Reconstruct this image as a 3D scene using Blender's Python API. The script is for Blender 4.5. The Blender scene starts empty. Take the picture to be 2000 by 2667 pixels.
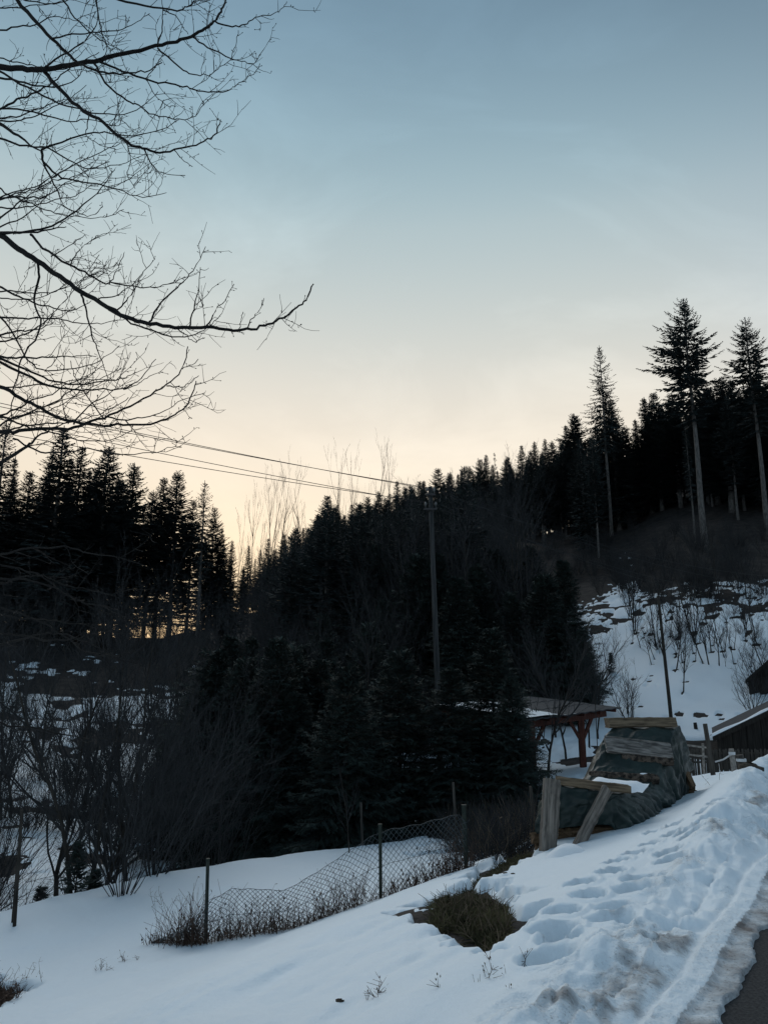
import bpy, math, random
import numpy as np
from mathutils import Vector

# ------------------------------------------------------------------ camera, sky, light
scene = bpy.context.scene
COL = scene.collection
CAM_Z, PITCH, FPX = 1.6, math.radians(12.5), 2000.0      # eye height, upward tilt, focal length in photo pixels
cam_d = bpy.data.cameras.new('camera'); cam = bpy.data.objects.new('camera', cam_d); COL.objects.link(cam)
cam_d.sensor_fit = 'VERTICAL'; cam_d.sensor_height = 36.0; cam_d.lens = 36.0 * FPX / 2667.0
cam_d.clip_start = 0.05; cam_d.clip_end = 3000
cam.location = (0, 0, CAM_Z); cam.rotation_euler = (math.pi / 2 + PITCH, 0, 0)
scene.camera = cam

SUN_AZ, SUN_EL = math.radians(-12.0), math.radians(3.0)      # behind the gap between the hills
world = bpy.data.worlds.new('World'); scene.world = world; world.use_nodes = True
def build_world():
    nt = world.node_tree; nt.nodes.clear(); N, L = nt.nodes.new, nt.links.new
    out = N('ShaderNodeOutputWorld'); bg = N('ShaderNodeBackground'); L(bg.outputs[0], out.inputs[0])
    tc = N('ShaderNodeTexCoord')
    sep = N('ShaderNodeSeparateXYZ'); L(tc.outputs['Generated'], sep.inputs[0])
    # colour of a clear dusk sky by height above the horizon
    ramp = N('ShaderNodeValToRGB'); L(sep.outputs[2], ramp.inputs[0])
    cr = ramp.color_ramp; cr.interpolation = 'B_SPLINE'
    stops = [(0.0, (.84, .665, .445)), (0.18, (.845, .715, .54)), (0.30, (.87, .775, .65)), (0.41, (.655, .66, .61)),
             (0.54, (.42, .535, .57)), (0.62, (.295, .43, .50)), (0.71, (.19, .305, .40)), (0.85, (.14, .24, .33)), (1.0, (.11, .20, .28))]
    while len(cr.elements) < len(stops): cr.elements.new(0.5)
    for e, (p, c) in zip(cr.elements, stops): e.position = p; e.color = (*c, 1)
    # away from the set sun: cool low sky brightened to light snow, darker above
    sd = N('ShaderNodeVectorMath'); sd.operation = 'DOT_PRODUCT'; L(tc.outputs['Generated'], sd.inputs[0])
    sd.inputs[1].default_value = (math.sin(SUN_AZ), math.cos(SUN_AZ), 0.12)
    mr = N('ShaderNodeMapRange'); mr.interpolation_type = 'SMOOTHSTEP'; L(sd.outputs['Value'], mr.inputs[0])
    mr.inputs[1].default_value = 0.40; mr.inputs[2].default_value = 0.88; mr.inputs[3].default_value = 0; mr.inputs[4].default_value = 1
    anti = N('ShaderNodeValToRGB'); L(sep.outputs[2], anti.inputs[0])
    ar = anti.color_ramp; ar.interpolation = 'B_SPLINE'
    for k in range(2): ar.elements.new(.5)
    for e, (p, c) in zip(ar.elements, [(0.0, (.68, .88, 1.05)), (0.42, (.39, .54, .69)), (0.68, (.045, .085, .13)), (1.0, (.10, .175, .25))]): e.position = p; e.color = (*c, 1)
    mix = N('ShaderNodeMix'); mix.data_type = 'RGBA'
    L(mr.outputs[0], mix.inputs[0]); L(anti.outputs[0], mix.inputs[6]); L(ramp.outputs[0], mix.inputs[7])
    # thin veils of cirrus
    mp = N('ShaderNodeMapping'); mp.inputs['Scale'].default_value = (1.3, 2.6, 3.4); mp.inputs['Rotation'].default_value = (.3, math.radians(-35), .4)
    L(tc.outputs['Generated'], mp.inputs[0])
    nz = N('ShaderNodeTexNoise'); nz.inputs['Scale'].default_value = 2.1; nz.inputs['Detail'].default_value = 8; nz.inputs['Roughness'].default_value = 0.58
    nz.inputs['Distortion'].default_value = 0.6
    L(mp.outputs[0], nz.inputs[0])
    cm = N('ShaderNodeMapRange'); L(nz.outputs[0], cm.inputs[0])
    cm.inputs[1].default_value = 0.46; cm.inputs[2].default_value = 0.74; cm.inputs[3].default_value = 0.985; cm.inputs[4].default_value = 1.14
    mul = N('ShaderNodeVectorMath'); mul.operation = 'SCALE'; L(mix.outputs[2], mul.inputs[0]); L(cm.outputs[0], mul.inputs['Scale'])
    # physical sky gives the light below a faint share of its own colour
    sky = N('ShaderNodeTexSky'); sky.sky_type = 'NISHITA'; sky.sun_disc = False
    sky.sun_elevation = SUN_EL; sky.sun_rotation = SUN_AZ; sky.altitude = 700
    sk = N('ShaderNodeVectorMath'); sk.operation = 'SCALE'; L(sky.outputs[0], sk.inputs[0]); sk.inputs['Scale'].default_value = 0.02
    add = N('ShaderNodeVectorMath'); add.operation = 'ADD'; L(mul.outputs[0], add.inputs[0]); L(sk.outputs[0], add.inputs[1])
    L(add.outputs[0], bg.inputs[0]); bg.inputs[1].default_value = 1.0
build_world()
sun_d = bpy.data.lights.new('sun', 'SUN'); sun = bpy.data.objects.new('sun', sun_d); COL.objects.link(sun)
sun_d.energy = .92; sun_d.angle = math.radians(45); sun_d.color = (1, .985, .96)      # veiled glow above the set sun
GLOW_EL = math.radians(43)
sun.rotation_euler = (math.pi / 2 - GLOW_EL, 0, math.pi - SUN_AZ)
vs = scene.view_settings; vs.view_transform = 'Standard'; vs.look = 'None'; vs.gamma = 1; vs.exposure = 0.0; vs.use_curve_mapping = False

# ------------------------------------------------------------------ helpers
CP, SP = math.cos(PITCH), math.sin(PITCH)
def ray(px, py):
    xr = (px - 1000) / FPX; yu = (1333.5 - py) / FPX
    return xr, CP - yu * SP, SP + yu * CP
def at(px, py, y):                       # point seen at a photo pixel, y metres ahead
    dx, dy, dz = ray(px, py); t = y / dy
    return Vector((dx * t, y, CAM_Z + dz * t))
def at_r(px, py, r):                     # same by horizontal distance
    dx, dy, dz = ray(px, py); t = r / math.hypot(dx, dy)
    return Vector((dx * t, dy * t, CAM_Z + dz * t))
def project(x, y, z):
    z = z - CAM_Z; d = y * CP + z * SP; u = z * CP - y * SP
    return 1000 + FPX * x / d, 1333.5 - FPX * u / d
def smooth(x, a, b):
    t = np.clip((x - a) / (b - a), 0, 1); return t * t * (3 - 2 * t)

def vnoise(x, y, seed=0):
    x = np.asarray(x, float); y = np.asarray(y, float)
    ix = np.floor(x); iy = np.floor(y); fx = x - ix; fy = y - iy
    fx = fx * fx * (3 - 2 * fx); fy = fy * fy * (3 - 2 * fy)
    ix = ix.astype(np.int64); iy = iy.astype(np.int64)
    def h(a, b):
        n = (a * 374761393 + b * 668265263 + seed * 974634777) & 0xffffffff
        n = ((n ^ (n >> 13)) * 1274126177) & 0xffffffff
        n = ((n ^ (n >> 16)) * 2246822519) & 0xffffffff
        return ((n ^ (n >> 15)) & 0xffff) / 65535.0
    a = h(ix, iy); b = h(ix + 1, iy); c = h(ix, iy + 1); d = h(ix + 1, iy + 1)
    return (a * (1 - fx) + b * fx) * (1 - fy) + (c * (1 - fx) + d * fx) * fy - 0.5
def fbm(x, y, f, oct=4, seed=0, g=0.5):
    s = 0; a = 1.0
    for k in range(oct):
        s = s + a * vnoise(np.asarray(x) * f + 17.3 * k, np.asarray(y) * f - 9.1 * k, seed + k); a *= g; f *= 2.03
    return s

def worley(x, y, seed=0):                # distance to the nearest scattered point, and that point's own random value
    ix = np.floor(x).astype(np.int64); iy = np.floor(y).astype(np.int64); best = np.full(np.shape(x), 9.0); val = np.zeros(np.shape(x)); sec = np.full(np.shape(x), 9.0)
    for a in (-1, 0, 1):
        for b in (-1, 0, 1):
            n = ((ix + a) * 374761393 + (iy + b) * 668265263 + seed * 974634777) & 0xffffffff
            n = ((n ^ (n >> 13)) * 1274126177) & 0xffffffff; n = n ^ (n >> 16); m = (n * 2246822519) & 0xffffffff; m = m ^ (m >> 15)
            d = np.hypot(ix + a + (n & 0xffff) / 65535. - x, iy + b + (m & 0xffff) / 65535. - y)
            k = d < best; sec = np.where(k, best, np.minimum(sec, d)); best = np.where(k, d, best); val = np.where(k, ((m >> 16) & 0xff) / 255., val)
    return best, sec, val
def tag(o, label=None, cat=None, group=None, kind=None):
    if label: o['label'] = label
    if cat: o['category'] = cat
    if group: o['group'] = group
    if kind: o['kind'] = kind
    return o
def empty(name, loc=(0, 0, 0), rz=0.0):
    o = bpy.data.objects.new(name, None); o.empty_display_size = 0.2
    o.location = loc; o.rotation_euler = (0, 0, rz); COL.objects.link(o); return o
def link_mesh(name, me, parent=None):
    o = bpy.data.objects.new(name, me); COL.objects.link(o)
    if parent: o.parent = parent
    return o

class MB:
    def __init__(s): s.v = []; s.f = []
    def tube(s, pts, rad, n=5, cap=True):
        base = len(s.v); m = len(pts); pts = [Vector(p) for p in pts]
        ref = Vector((0.31, 0.17, 0.93))
        for i, p in enumerate(pts):
            d = (pts[min(i + 1, m - 1)] - pts[max(i - 1, 0)])
            if d.length < 1e-9: d = Vector((0, 0, 1))
            d.normalize()
            a = d.cross(ref)
            if a.length < 0.2: a = d.cross(Vector((1, 0, 0)))
            a.normalize(); b = d.cross(a)
            r = rad[i] if hasattr(rad, '__len__') else rad
            for k in range(n):
                t = 2 * math.pi * k / n
                s.v.append(p + a * (r * math.cos(t)) + b * (r * math.sin(t)))
        for i in range(m - 1):
            for k in range(n):
                k2 = (k + 1) % n; q = base + i * n
                s.f.append((q + k, q + k2, q + n + k2, q + n + k))
        if cap:
            s.f.append(tuple(base + k for k in reversed(range(n)))); s.f.append(tuple(base + (m - 1) * n + k for k in range(n)))
    def diamond(s, p, d, side, l, w):
        b = len(s.v)
        s.v += [p, p + d * (l * .45) + side * (w * .5), p + d * l, p + d * (l * .45) - side * (w * .5)]
        s.f.append((b, b + 1, b + 2, b + 3))
    def tri(s, a, b, c):
        k = len(s.v); s.v += [a, b, c]; s.f.append((k, k + 1, k + 2))
    def quad(s, a, b, c, d):
        k = len(s.v); s.v += [a, b, c, d]; s.f.append((k, k + 1, k + 2, k + 3))
    def hexa(s, c8):
        k = len(s.v); s.v += [Vector(c) for c in c8]
        for q in ((0, 3, 2, 1), (4, 5, 6, 7), (0, 1, 5, 4), (1, 2, 6, 5), (2, 3, 7, 6), (3, 0, 4, 7)): s.f.append(tuple(k + i for i in q))
    def box(s, lo, hi):
        (a, b, c), (d, e, f) = lo, hi
        s.hexa([(a, b, c), (d, b, c), (d, e, c), (a, e, c), (a, b, f), (d, b, f), (d, e, f), (a, e, f)])
    def mesh(s, name, mat, smooth_=False):
        me = bpy.data.meshes.new(name); me.from_pydata([tuple(v) for v in s.v], [], s.f); me.update()
        if mat: me.materials.append(mat)
        if smooth_: me.polygons.foreach_set('use_smooth', [True] * len(me.polygons))
        return me
    def build(s, name, mat, parent=None, smooth_=False): return link_mesh(name, s.mesh(name, mat, smooth_), parent)

# ------------------------------------------------------------------ materials
def mat(name, c1, c2=None, scale=4.0, rough=0.9, stretch=(1, 1, 1), detail=5, bump=0.0, bscale=None, lo=.35, hi=.65, spec=0.2, coords='Object', transl=0):
    m = bpy.data.materials.new(name); m.use_nodes = True; nt = m.node_tree; N, L = nt.nodes.new, nt.links.new
    b = nt.nodes['Principled BSDF']; b.inputs['Roughness'].default_value = rough; b.inputs['Specular IOR Level'].default_value = spec
    tc = N('ShaderNodeTexCoord'); mp = N('ShaderNodeMapping'); mp.inputs['Scale'].default_value = stretch; L(tc.outputs[coords], mp.inputs[0])
    nz = N('ShaderNodeTexNoise'); nz.inputs['Scale'].default_value = scale; nz.inputs['Detail'].default_value = detail; L(mp.outputs[0], nz.inputs[0])
    rp = N('ShaderNodeValToRGB'); L(nz.outputs[0], rp.inputs[0])
    e = rp.color_ramp.elements; e[0].position = lo; e[1].position = hi
    e[0].color = (*c1, 1); e[1].color = (*(c2 or c1), 1)
    L(rp.outputs[0], b.inputs['Base Color'])
    if bump:
        n2 = N('ShaderNodeTexNoise'); n2.inputs['Scale'].default_value = bscale or scale * 3; n2.inputs['Detail'].default_value = 6; L(mp.outputs[0], n2.inputs[0])
        bp = N('ShaderNodeBump'); bp.inputs['Strength'].default_value = 1.0; bp.inputs['Distance'].default_value = bump; L(n2.outputs[0], bp.inputs['Height']); L(bp.outputs[0], b.inputs['Normal'])
    return m
M = {}
M['needles'] = mat('needles', (.022, .031, .033), (.046, .061, .059), 1.2)
M['needles_near'] = mat('needles_near', (.018, .029, .028), (.044, .061, .052), 1.5)
M['bark_fir'] = mat('bark_fir', (.055, .05, .047), (.14, .13, .12), 3, stretch=(3, 3, .8), bump=.02)
M['twig_far'] = mat('twig_far', (.02, .018, .017), (.04, .036, .033), 2)
M['bark_dark'] = mat('bark_dark', (.018, .016, .014), (.05, .043, .036), 5, stretch=(2, 2, .5), bump=.01)
M['twig'] = mat('twig', (.018, .019, .020), (.042, .041, .042), 2)
M['twig_pale'] = mat('twig_pale', (.055, .048, .042), (.10, .09, .078), 2)
M['twig_black'] = mat('twig_black', (.012, .011, .011), (.022, .02, .018), 3)
M['grass_dry'] = mat('grass_dry', (.07, .05, .035), (.17, .125, .085), 9)
M['weed'] = mat('weed', (.042, .027, .021), (.105, .067, .050), 9)
M['grass_green'] = mat('grass_green', (.035, .032, .016), (.115, .098, .05), 4)
M['post_green'] = mat('post_green', (.012, .02, .016), (.03, .035, .028), 12, rough=.6)
M['wire'] = mat('wire', (.035, .045, .05), (.07, .08, .085), 20, rough=.6)
M['cable'] = mat('cable', (.01, .01, .011), (.016, .016, .017), 5, rough=.6)
M['pole'] = mat('pole', (.024, .026, .027), (.062, .061, .06), 2.5, stretch=(6, 6, .35), bump=.01)
M['wood_grey'] = mat('wood_grey', (.075, .066, .058), (.24, .205, .175), 3.5, stretch=(9, 9, .7), bump=.012, bscale=6)
M['wood_pale'] = mat('wood_pale', (.07, .052, .036), (.22, .165, .11), 3.5, stretch=(9, 9, .7), bump=.012, bscale=6)
M['wood_plank'] = mat('wood_plank', (.06, .055, .052), (.27, .245, .22), 3.5, stretch=(7, 7, 1.2), bump=.015, bscale=6)
M['log_bark'] = mat('log_bark', (.022, .018, .015), (.12, .09, .07), 16, bump=.03, lo=.42, hi=.6)
M['log_split'] = mat('log_split', (.06, .038, .022), (.19, .125, .075), 4, stretch=(9, 9, .7), bump=.01)
M['red_timber'] = mat('red_timber', (.045, .018, .014), (.09, .034, .024), 3, stretch=(5, 5, 1))
M['roofing'] = mat('roofing', (.020, .023, .028), (.038, .042, .048), 4, rough=.75)
M['dark_boards'] = mat('dark_boards', (.012, .010, .009), (.030, .026, .022), 3, stretch=(8, 8, .6), bump=.01)
M['fence_boards'] = mat('fence_boards', (.035, .031, .027), (.085, .075, .065), 3, stretch=(8, 8, .6))
M['rail_wood'] = mat('rail_wood', (.13, .115, .10), (.30, .27, .24), 3, stretch=(5, 5, 5))
M['insulator'] = mat('insulator', (.10, .10, .10), (.16, .16, .155), 3, rough=.3)
M['iron'] = mat('iron', (.03, .03, .032), (.055, .05, .05), 6, rough=.6)
M['tape'] = mat('tape', (.45, .46, .47), (.6, .6, .6), 6)
M['asphalt'] = mat('asphalt', (.020, .021, .023), (.052, .052, .053), 60, bump=.006, bscale=120, coords='Object')
M['clod'] = mat('clod', (.028, .022, .017), (.085, .07, .055), 12, bump=.02)
M['snow_plain'] = mat('snow_plain', (.80, .83, .86), (.84, .86, .88), 3, rough=.75, bump=.012, bscale=14)

def make_snow():
    m = bpy.data.materials.new('snow'); m.use_nodes = True; nt = m.node_tree; N, L = nt.nodes.new, nt.links.new
    b = nt.nodes['Principled BSDF']; b.inputs['Roughness'].default_value = .62; b.inputs['Specular IOR Level'].default_value = .3
    tc = N('ShaderNodeTexCoord')
    at1 = N('ShaderNodeAttribute'); at1.attribute_name = 'dirt'
    nz = N('ShaderNodeTexNoise'); nz.inputs['Scale'].default_value = 4.5; nz.inputs['Detail'].default_value = 9; nz.inputs['Roughness'].default_value = .68; L(tc.outputs['Object'], nz.inputs[0])
    add = N('ShaderNodeMath'); add.operation = 'ADD'; L(at1.outputs['Fac'], add.inputs[0]); L(nz.outputs[0], add.inputs[1])
    mr = N('ShaderNodeMapRange'); mr.inputs[1].default_value = .88; mr.inputs[2].default_value = 1.42; L(add.outputs[0], mr.inputs[0])
    mx = N('ShaderNodeMix'); mx.data_type = 'RGBA'; L(mr.outputs[0], mx.inputs[0])
    mx.inputs[6].default_value = (.755, .83, .885, 1); mx.inputs[7].default_value = (.15, .135, .13, 1)
    # fine grit
    g = N('ShaderNodeTexNoise'); g.inputs['Scale'].default_value = 55; g.inputs['Detail'].default_value = 4; L(tc.outputs['Object'], g.inputs[0])
    gr = N('ShaderNodeMapRange'); gr.inputs[1].default_value = .56; gr.inputs[2].default_value = .72; L(g.outputs[0], gr.inputs[0])
    gm = N('ShaderNodeMath'); gm.operation = 'MULTIPLY'; L(gr.outputs[0], gm.inputs[0]); L(at1.outputs['Fac'], gm.inputs[1])
    m2 = N('ShaderNodeMix'); m2.data_type = 'RGBA'; L(gm.outputs[0], m2.inputs[0]); L(mx.outputs[2], m2.inputs[6]); m2.inputs[7].default_value = (.10, .085, .075, 1)
    L(m2.outputs[2], b.inputs['Base Color'])
    n1 = N('ShaderNodeTexNoise'); n1.inputs['Scale'].default_value = 9; n1.inputs['Detail'].default_value = 8; n1.inputs['Roughness'].default_value = .6; L(tc.outputs['Object'], n1.inputs[0])
    n2 = N('ShaderNodeTexNoise'); n2.inputs['Scale'].default_value = 90; n2.inputs['Detail'].default_value = 3; L(tc.outputs['Object'], n2.inputs[0])
    b1 = N('ShaderNodeBump'); b1.inputs['Distance'].default_value = .05; L(n1.outputs[0], b1.inputs['Height'])
    bs = N('ShaderNodeMath'); bs.operation = 'MULTIPLY_ADD'; bs.use_clamp = True; L(at1.outputs['Fac'], bs.inputs[0]); bs.inputs[1].default_value = 2.2; bs.inputs[2].default_value = .3; L(bs.outputs[0], b1.inputs['Strength'])
    b2 = N('ShaderNodeBump'); b2.inputs['Distance'].default_value = .0035; L(n2.outputs[0], b2.inputs['Height']); L(b1.outputs[0], b2.inputs['Normal'])
    L(b2.outputs[0], b.inputs['Normal'])
    return m
M['snow'] = make_snow()
M['litter'] = mat('litter', (.012, .011, .011), (.036, .031, .028), 1.3, bump=.05, bscale=5, detail=8)

def make_tarp():
    m = mat('tarp', (.008, .016, .014), (.018, .031, .027), 2.2, rough=.46, spec=.32)
    nt = m.node_tree; N, L = nt.nodes.new, nt.links.new; b = nt.nodes['Principled BSDF']; tc = N('ShaderNodeTexCoord')
    nz = N('ShaderNodeTexNoise'); nz.inputs['Scale'].default_value = 3; L(tc.outputs['Object'], nz.inputs[0])
    mx = N('ShaderNodeMix'); mx.data_type = 'RGBA'; mx.inputs[0].default_value = .12; L(tc.outputs['Object'], mx.inputs[6]); L(nz.outputs['Color'], mx.inputs[7])
    prev = None
    for sc, dist in ((3.6, .03), (10, .008)):
        v = N('ShaderNodeTexVoronoi'); v.feature = 'F1'; v.inputs['Scale'].default_value = sc; L(mx.outputs[2], v.inputs['Vector'])
        bp = N('ShaderNodeBump'); bp.inputs['Distance'].default_value = dist; L(v.outputs['Distance'], bp.inputs['Height'])
        if prev: L(prev.outputs[0], bp.inputs['Normal'])
        prev = bp
    L(prev.outputs[0], b.inputs['Normal'])
    return m
M['tarp'] = make_tarp()

# ------------------------------------------------------------------ terrain
TX, TY = 1.38, 4.12; DX, DY = .550, .835               # edge of the cleared road: a point and its direction
def road_q(x, y): return (x - TX) * -DY + (y - TY) * DX   # metres to the left of the wheel track
def road_s(x, y): return (x - TX) * DX + (y - TY) * DY
QK = [-30, -8, 1.1, 1.3, 1.7, 2.3, 3.0, 4, 5, 6, 7, 9, 14, 30]
ZK = [0, 0, 0, -.03, -.14, -.27, -.42, -.80, -1.25, -1.60, -1.78, -1.92, -2.05, -2.1]
EDGE = [(-40, -6), (-12, 7.5), (-6.1, 13.3), (-3.85, 16.4), (-1.4, 18), (1.6, 20.2), (3, 22.5), (8, 32)]
def beyond(x, y): return (y - np.interp(x, [e[0] for e in EDGE], [e[1] for e in EDGE])) * .8
FAR = [
 (-180, [(20, 0), (60, 0), (140, 6), (300, 10)]),
 (-90, [(20, -2.2), (40, -2.5), (70, 1), (130, 12), (300, 25)]),
 (-60, [(20, -2.6), (40, -2.8), (60, 0), (110, 14), (200, 24), (300, 24)]),
 (-26, [(16, -2.6), (26, -3.6), (40, -2.6), (60, -.5), (75, 2), (110, 11), (140, 10), (220, 9), (300, 9)]),
 (-14, [(20, -3.4), (30, -3.8), (45, -2.5), (60, -.3), (75, 2), (110, 10.2), (130, 8.5), (220, 8), (300, 8)]),
 (-10.7, [(20, -3.4), (30, -3.6), (60, 0), (100, 5), (150, 12), (200, 17), (300, 15)]),
 (-4, [(22, -3.3), (30, -3.2), (50, 0), (80, 7), (150, 22), (220, 25), (300, 25)]),
 (4, [(22, -2.6), (32, -2.7), (50, 1), (80, 9), (140, 25), (220, 30), (300, 30)]),
 (11, [(22, -1.3), (32, -1.6), (45, .3), (60, 5), (90, 16), (120, 26), (200, 35), (300, 36)]),
 (16, [(22, -.8), (32, -1.4), (42, -.4), (52, 2.6), (65, 7.7), (80, 13.2), (100, 22), (130, 31), (200, 40), (300, 42)]),
 (22, [(22, -.8), (30, -1.7), (36, -1.5), (42, -.4), (52, 3), (65, 8.5), (80, 15), (110, 28), (160, 42), (300, 50)]),
 (35, [(22, -.3), (30, -1.2), (40, -.6), (52, 3), (65, 9), (80, 15), (110, 28), (160, 42), (300, 50)]),
 (70, [(22, 0), (40, 0), (60, 6), (100, 20), (200, 36), (300, 40)]),
 (180, [(20, 0), (60, 0), (140, 6), (300, 10)]),
]
FAZ = np.array([c[0] for c in FAR])
def far_z(az, r):
    out = np.zeros_like(r); k = np.clip(np.searchsorted(FAZ, az, side='right') - 1, 0, len(FAZ) - 2)
    for i in range(len(FAZ) - 1):
        m = k == i
        if not m.any(): continue
        t = smooth(az[m], FAZ[i], FAZ[i + 1])
        a = np.interp(r[m], *zip(*FAR[i][1])); b = np.interp(r[m], *zip(*FAR[i + 1][1]))
        out[m] = a * (1 - t) + b * t
    return out
def base_z(x, y):                      # the shape of the land under an even blanket of snow
    x = np.atleast_1d(np.asarray(x, float)); y = np.atleast_1d(np.asarray(y, float))
    r = np.hypot(x, y); az = np.degrees(np.arctan2(x, y)); q = road_q(x, y)
    near = np.interp(q, QK, ZK) + fbm(x, y, .35, 2, 3) * .10 * smooth(q, 1.2, 3)
    near = near - 1.5 * smooth(beyond(x, y), 0, 3.2)
    w = smooth(r, 17, 27)
    onroad = 1 - smooth(q, .5, 2.5)
    w = w * (1 - onroad * (r < 60))
    z = near * (1 - w) + far_z(az, r) * w
    z = z + (fbm(x, y, .12, 3, 11) * .9 * smooth(r, 22, 45) + fbm(x, y, .03, 2, 5) * 5 * smooth(r, 60, 120)) * w
    return z
def H(x, y): return float(base_z(x, y)[0])

def hit(px, py):                       # where a photo pixel meets the ground
    dx, dy, dz = ray(px, py); n = math.hypot(dx, dy); ts = np.geomspace(1.5, 250, 4000)
    z = CAM_Z + dz / n * ts - base_z(dx / n * ts, dy / n * ts)
    k = np.argmax(z < 0)
    r = ts[k] if z[k] < 0 else 150.0
    return Vector((dx / n * r, dy / n * r, H(dx / n * r, dy / n * r)))

def poly_sd(poly, x, y):               # signed distance, positive inside
    d = np.full(x.shape, 1e9); ins = np.zeros(x.shape, bool); n = len(poly)
    for i in range(n):
        ax, ay = poly[i]; bx, by = poly[(i + 1) % n]
        ex, ey = bx - ax, by - ay; t = np.clip(((x - ax) * ex + (y - ay) * ey) / (ex * ex + ey * ey + 1e-9), 0, 1)
        d = np.minimum(d, np.hypot(x - ax - t * ex, y - ay - t * ey))
        c = ((ay > y) != (by > y)) & (x < (bx - ax) * (y - ay) / (by - ay + 1e-12) + ax); ins ^= c
    return np.where(ins, d, -d)
def gpoly(pts): return [tuple(hit(*p)[:2]) for p in pts]
PATCH = [
 gpoly([(1235, 2298), (1320, 2317), (1333, 2349), (1333, 2391), (1301, 2439), (1259, 2469), (1214, 2457), (1226, 2420), (1199, 2411), (1108, 2409), (1115, 2382), (1139, 2343), (1193, 2307)]),
 gpoly([(1190, 2300), (1240, 2268), (1300, 2232), (1370, 2200), (1390, 2208), (1330, 2240), (1275, 2275), (1225, 2310)]),
 gpoly([(1152, 2190), (1175, 2120), (1260, 2075), (1390, 2040), (1420, 2180), (1340, 2215), (1260, 2245), (1205, 2228), (1160, 2212)]),
 gpoly([(-120, 2530), (0, 2540), (66, 2566), (58, 2592), (0, 2614), (-120, 2640)]),
]
STEPS = [(1425, 2515, .20), (1467, 2460, .15), (1446, 2424, .19), (1464, 2372, .15), (1594, 2409, .19), (1606, 2374, .15), (1536, 2330, .15), (1512, 2300, .14), (1657, 2325, .17), (1666, 2297, .14), (1588, 2272, .14),
         (1606, 2243, .13), (1747, 2263, .15), (1744, 2237, .14), (1651, 2222, .13), (1693, 2200, .13), (1790, 2196, .13), (1811, 2214, .15), (1750, 2182, .13), (1838, 2163, .13), (1753, 2160, .12), (1850, 2190, .14), (1700, 2168, .12), (1870, 2140, .12)]
STEP_W = [(hit(a, b), min(s, .165)) for a, b, s in STEPS]
random.seed(7)
WELLS = []                             # melted rings round the stems on the slope, filled below
def sapling_spots():
    rs = random.Random(21); out = []
    base = [(1560, 1490), (1748, 1570), (1770, 1740), (1792, 1742), (1838, 1722), (1855, 1728), (1700, 1718), (1718, 1690), (1775, 1850 - 40), (1815, 1800), (1870, 1730), (1905, 1720)]
    base = [(1697, 1728), (1736, 1728), (1757, 1742), (1781, 1743), (1808, 1718), (1833, 1722), (1848, 1730), (1872, 1735), (1776, 1802), (1890, 1712), (1910, 1728), (1930, 1736), (1715, 1690), (1760, 1700)]
    for p in base: out.append((*p, rs.uniform(.8, 1.4)))
    for k in range(84):
        px = rs.uniform(1630, 1990); lo = np.interp(px, [1600, 1700, 1800, 2000], [1640, 1720, 1735, 1740])
        out.append((px, rs.uniform(1500, lo), rs.uniform(.7, 1.7)))
    return [(hit(a, b), s) for a, b, s in out]
SAPL = sapling_spots()
for p, s in SAPL: WELLS.append((p.x, p.y, .06 + .15 * s * random.random()))
for k in range(9):
    p = hit(random.uniform(1700, 1990), random.uniform(1852, 1880)); WELLS.append((p.x, p.y, random.uniform(.12, .42)))
for k in range(8):
    p = hit(random.uniform(1660, 1990), random.uniform(1765, 1850)); WELLS.append((p.x, p.y, random.uniform(.06, .20)))

def cover(x, y):                       # where snow lies (above 0) and where the ground shows
    r = np.hypot(x, y); az = np.degrees(np.arctan2(x, y)); q = road_q(x, y)
    c = np.full(x.shape, .9)
    b = beyond(x, y)
    n1 = fbm(x, y, .35, 4, 41); n2 = fbm(x, y, 1.1, 4, 77)
    # gully and wood behind the field
    wood = smooth(b, .0, .8) * smooth(az, -11, -8) * (1 - smooth(az, 7.5, 10))
    c = c - wood * (1.05 + 0 * n1) + wood * n1 * 1.5
    left = smooth(b, .1, 1.2) * (1 - smooth(az, -11, -8))
    c = c - left * (.72 - .26 * smooth(r, 24, 34) + .25 * smooth(r, 46, 58)) + left * (n1 * 1.7 + n2 * 1.0)
    mid = smooth(r, 15, 19) * smooth(az, 6, 8) * (1 - smooth(az, 15, 17)) * (1 - smooth(r, 34, 40))
    c = c - mid * .62 + mid * (n1 + n2) * 1.2
    yard = smooth(r, 21, 24) * smooth(az, 15, 18) * (1 - smooth(r, 35, 38))
    c = c - yard * .25 + yard * (n1 + n2) * .9
    lane = smooth(r, 35.5, 36.3) * (1 - smooth(r, 38.6, 39.6)) * smooth(az, 17, 19)
    c = c - lane * 2
    chute = np.exp(-((az - 17.2 - .02 * (r - 60)) / 1.0) ** 2)
    top = smooth(r, 50, 60 + 3 * (az > 19)) * smooth(az, 8, 11)
    c = c - top * (.86 - .62 * chute * (1 - smooth(r, 72, 76))) + top * (n2 * 1.5 + n1 * .4 + fbm(x, y, 3.2, 2, 31) * 1.1) * (1 - .75 * smooth(r, 62, 72) * (1 - chute))
    high = smooth(r, 64, 78)
    c = c - high * (1.0 - .3 * chute * (1 - smooth(r, 84, 92)))
    c = np.where((az < -60) | (az > 60), .6 - smooth(r, 60, 80) * 2, c)
    return c
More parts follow.
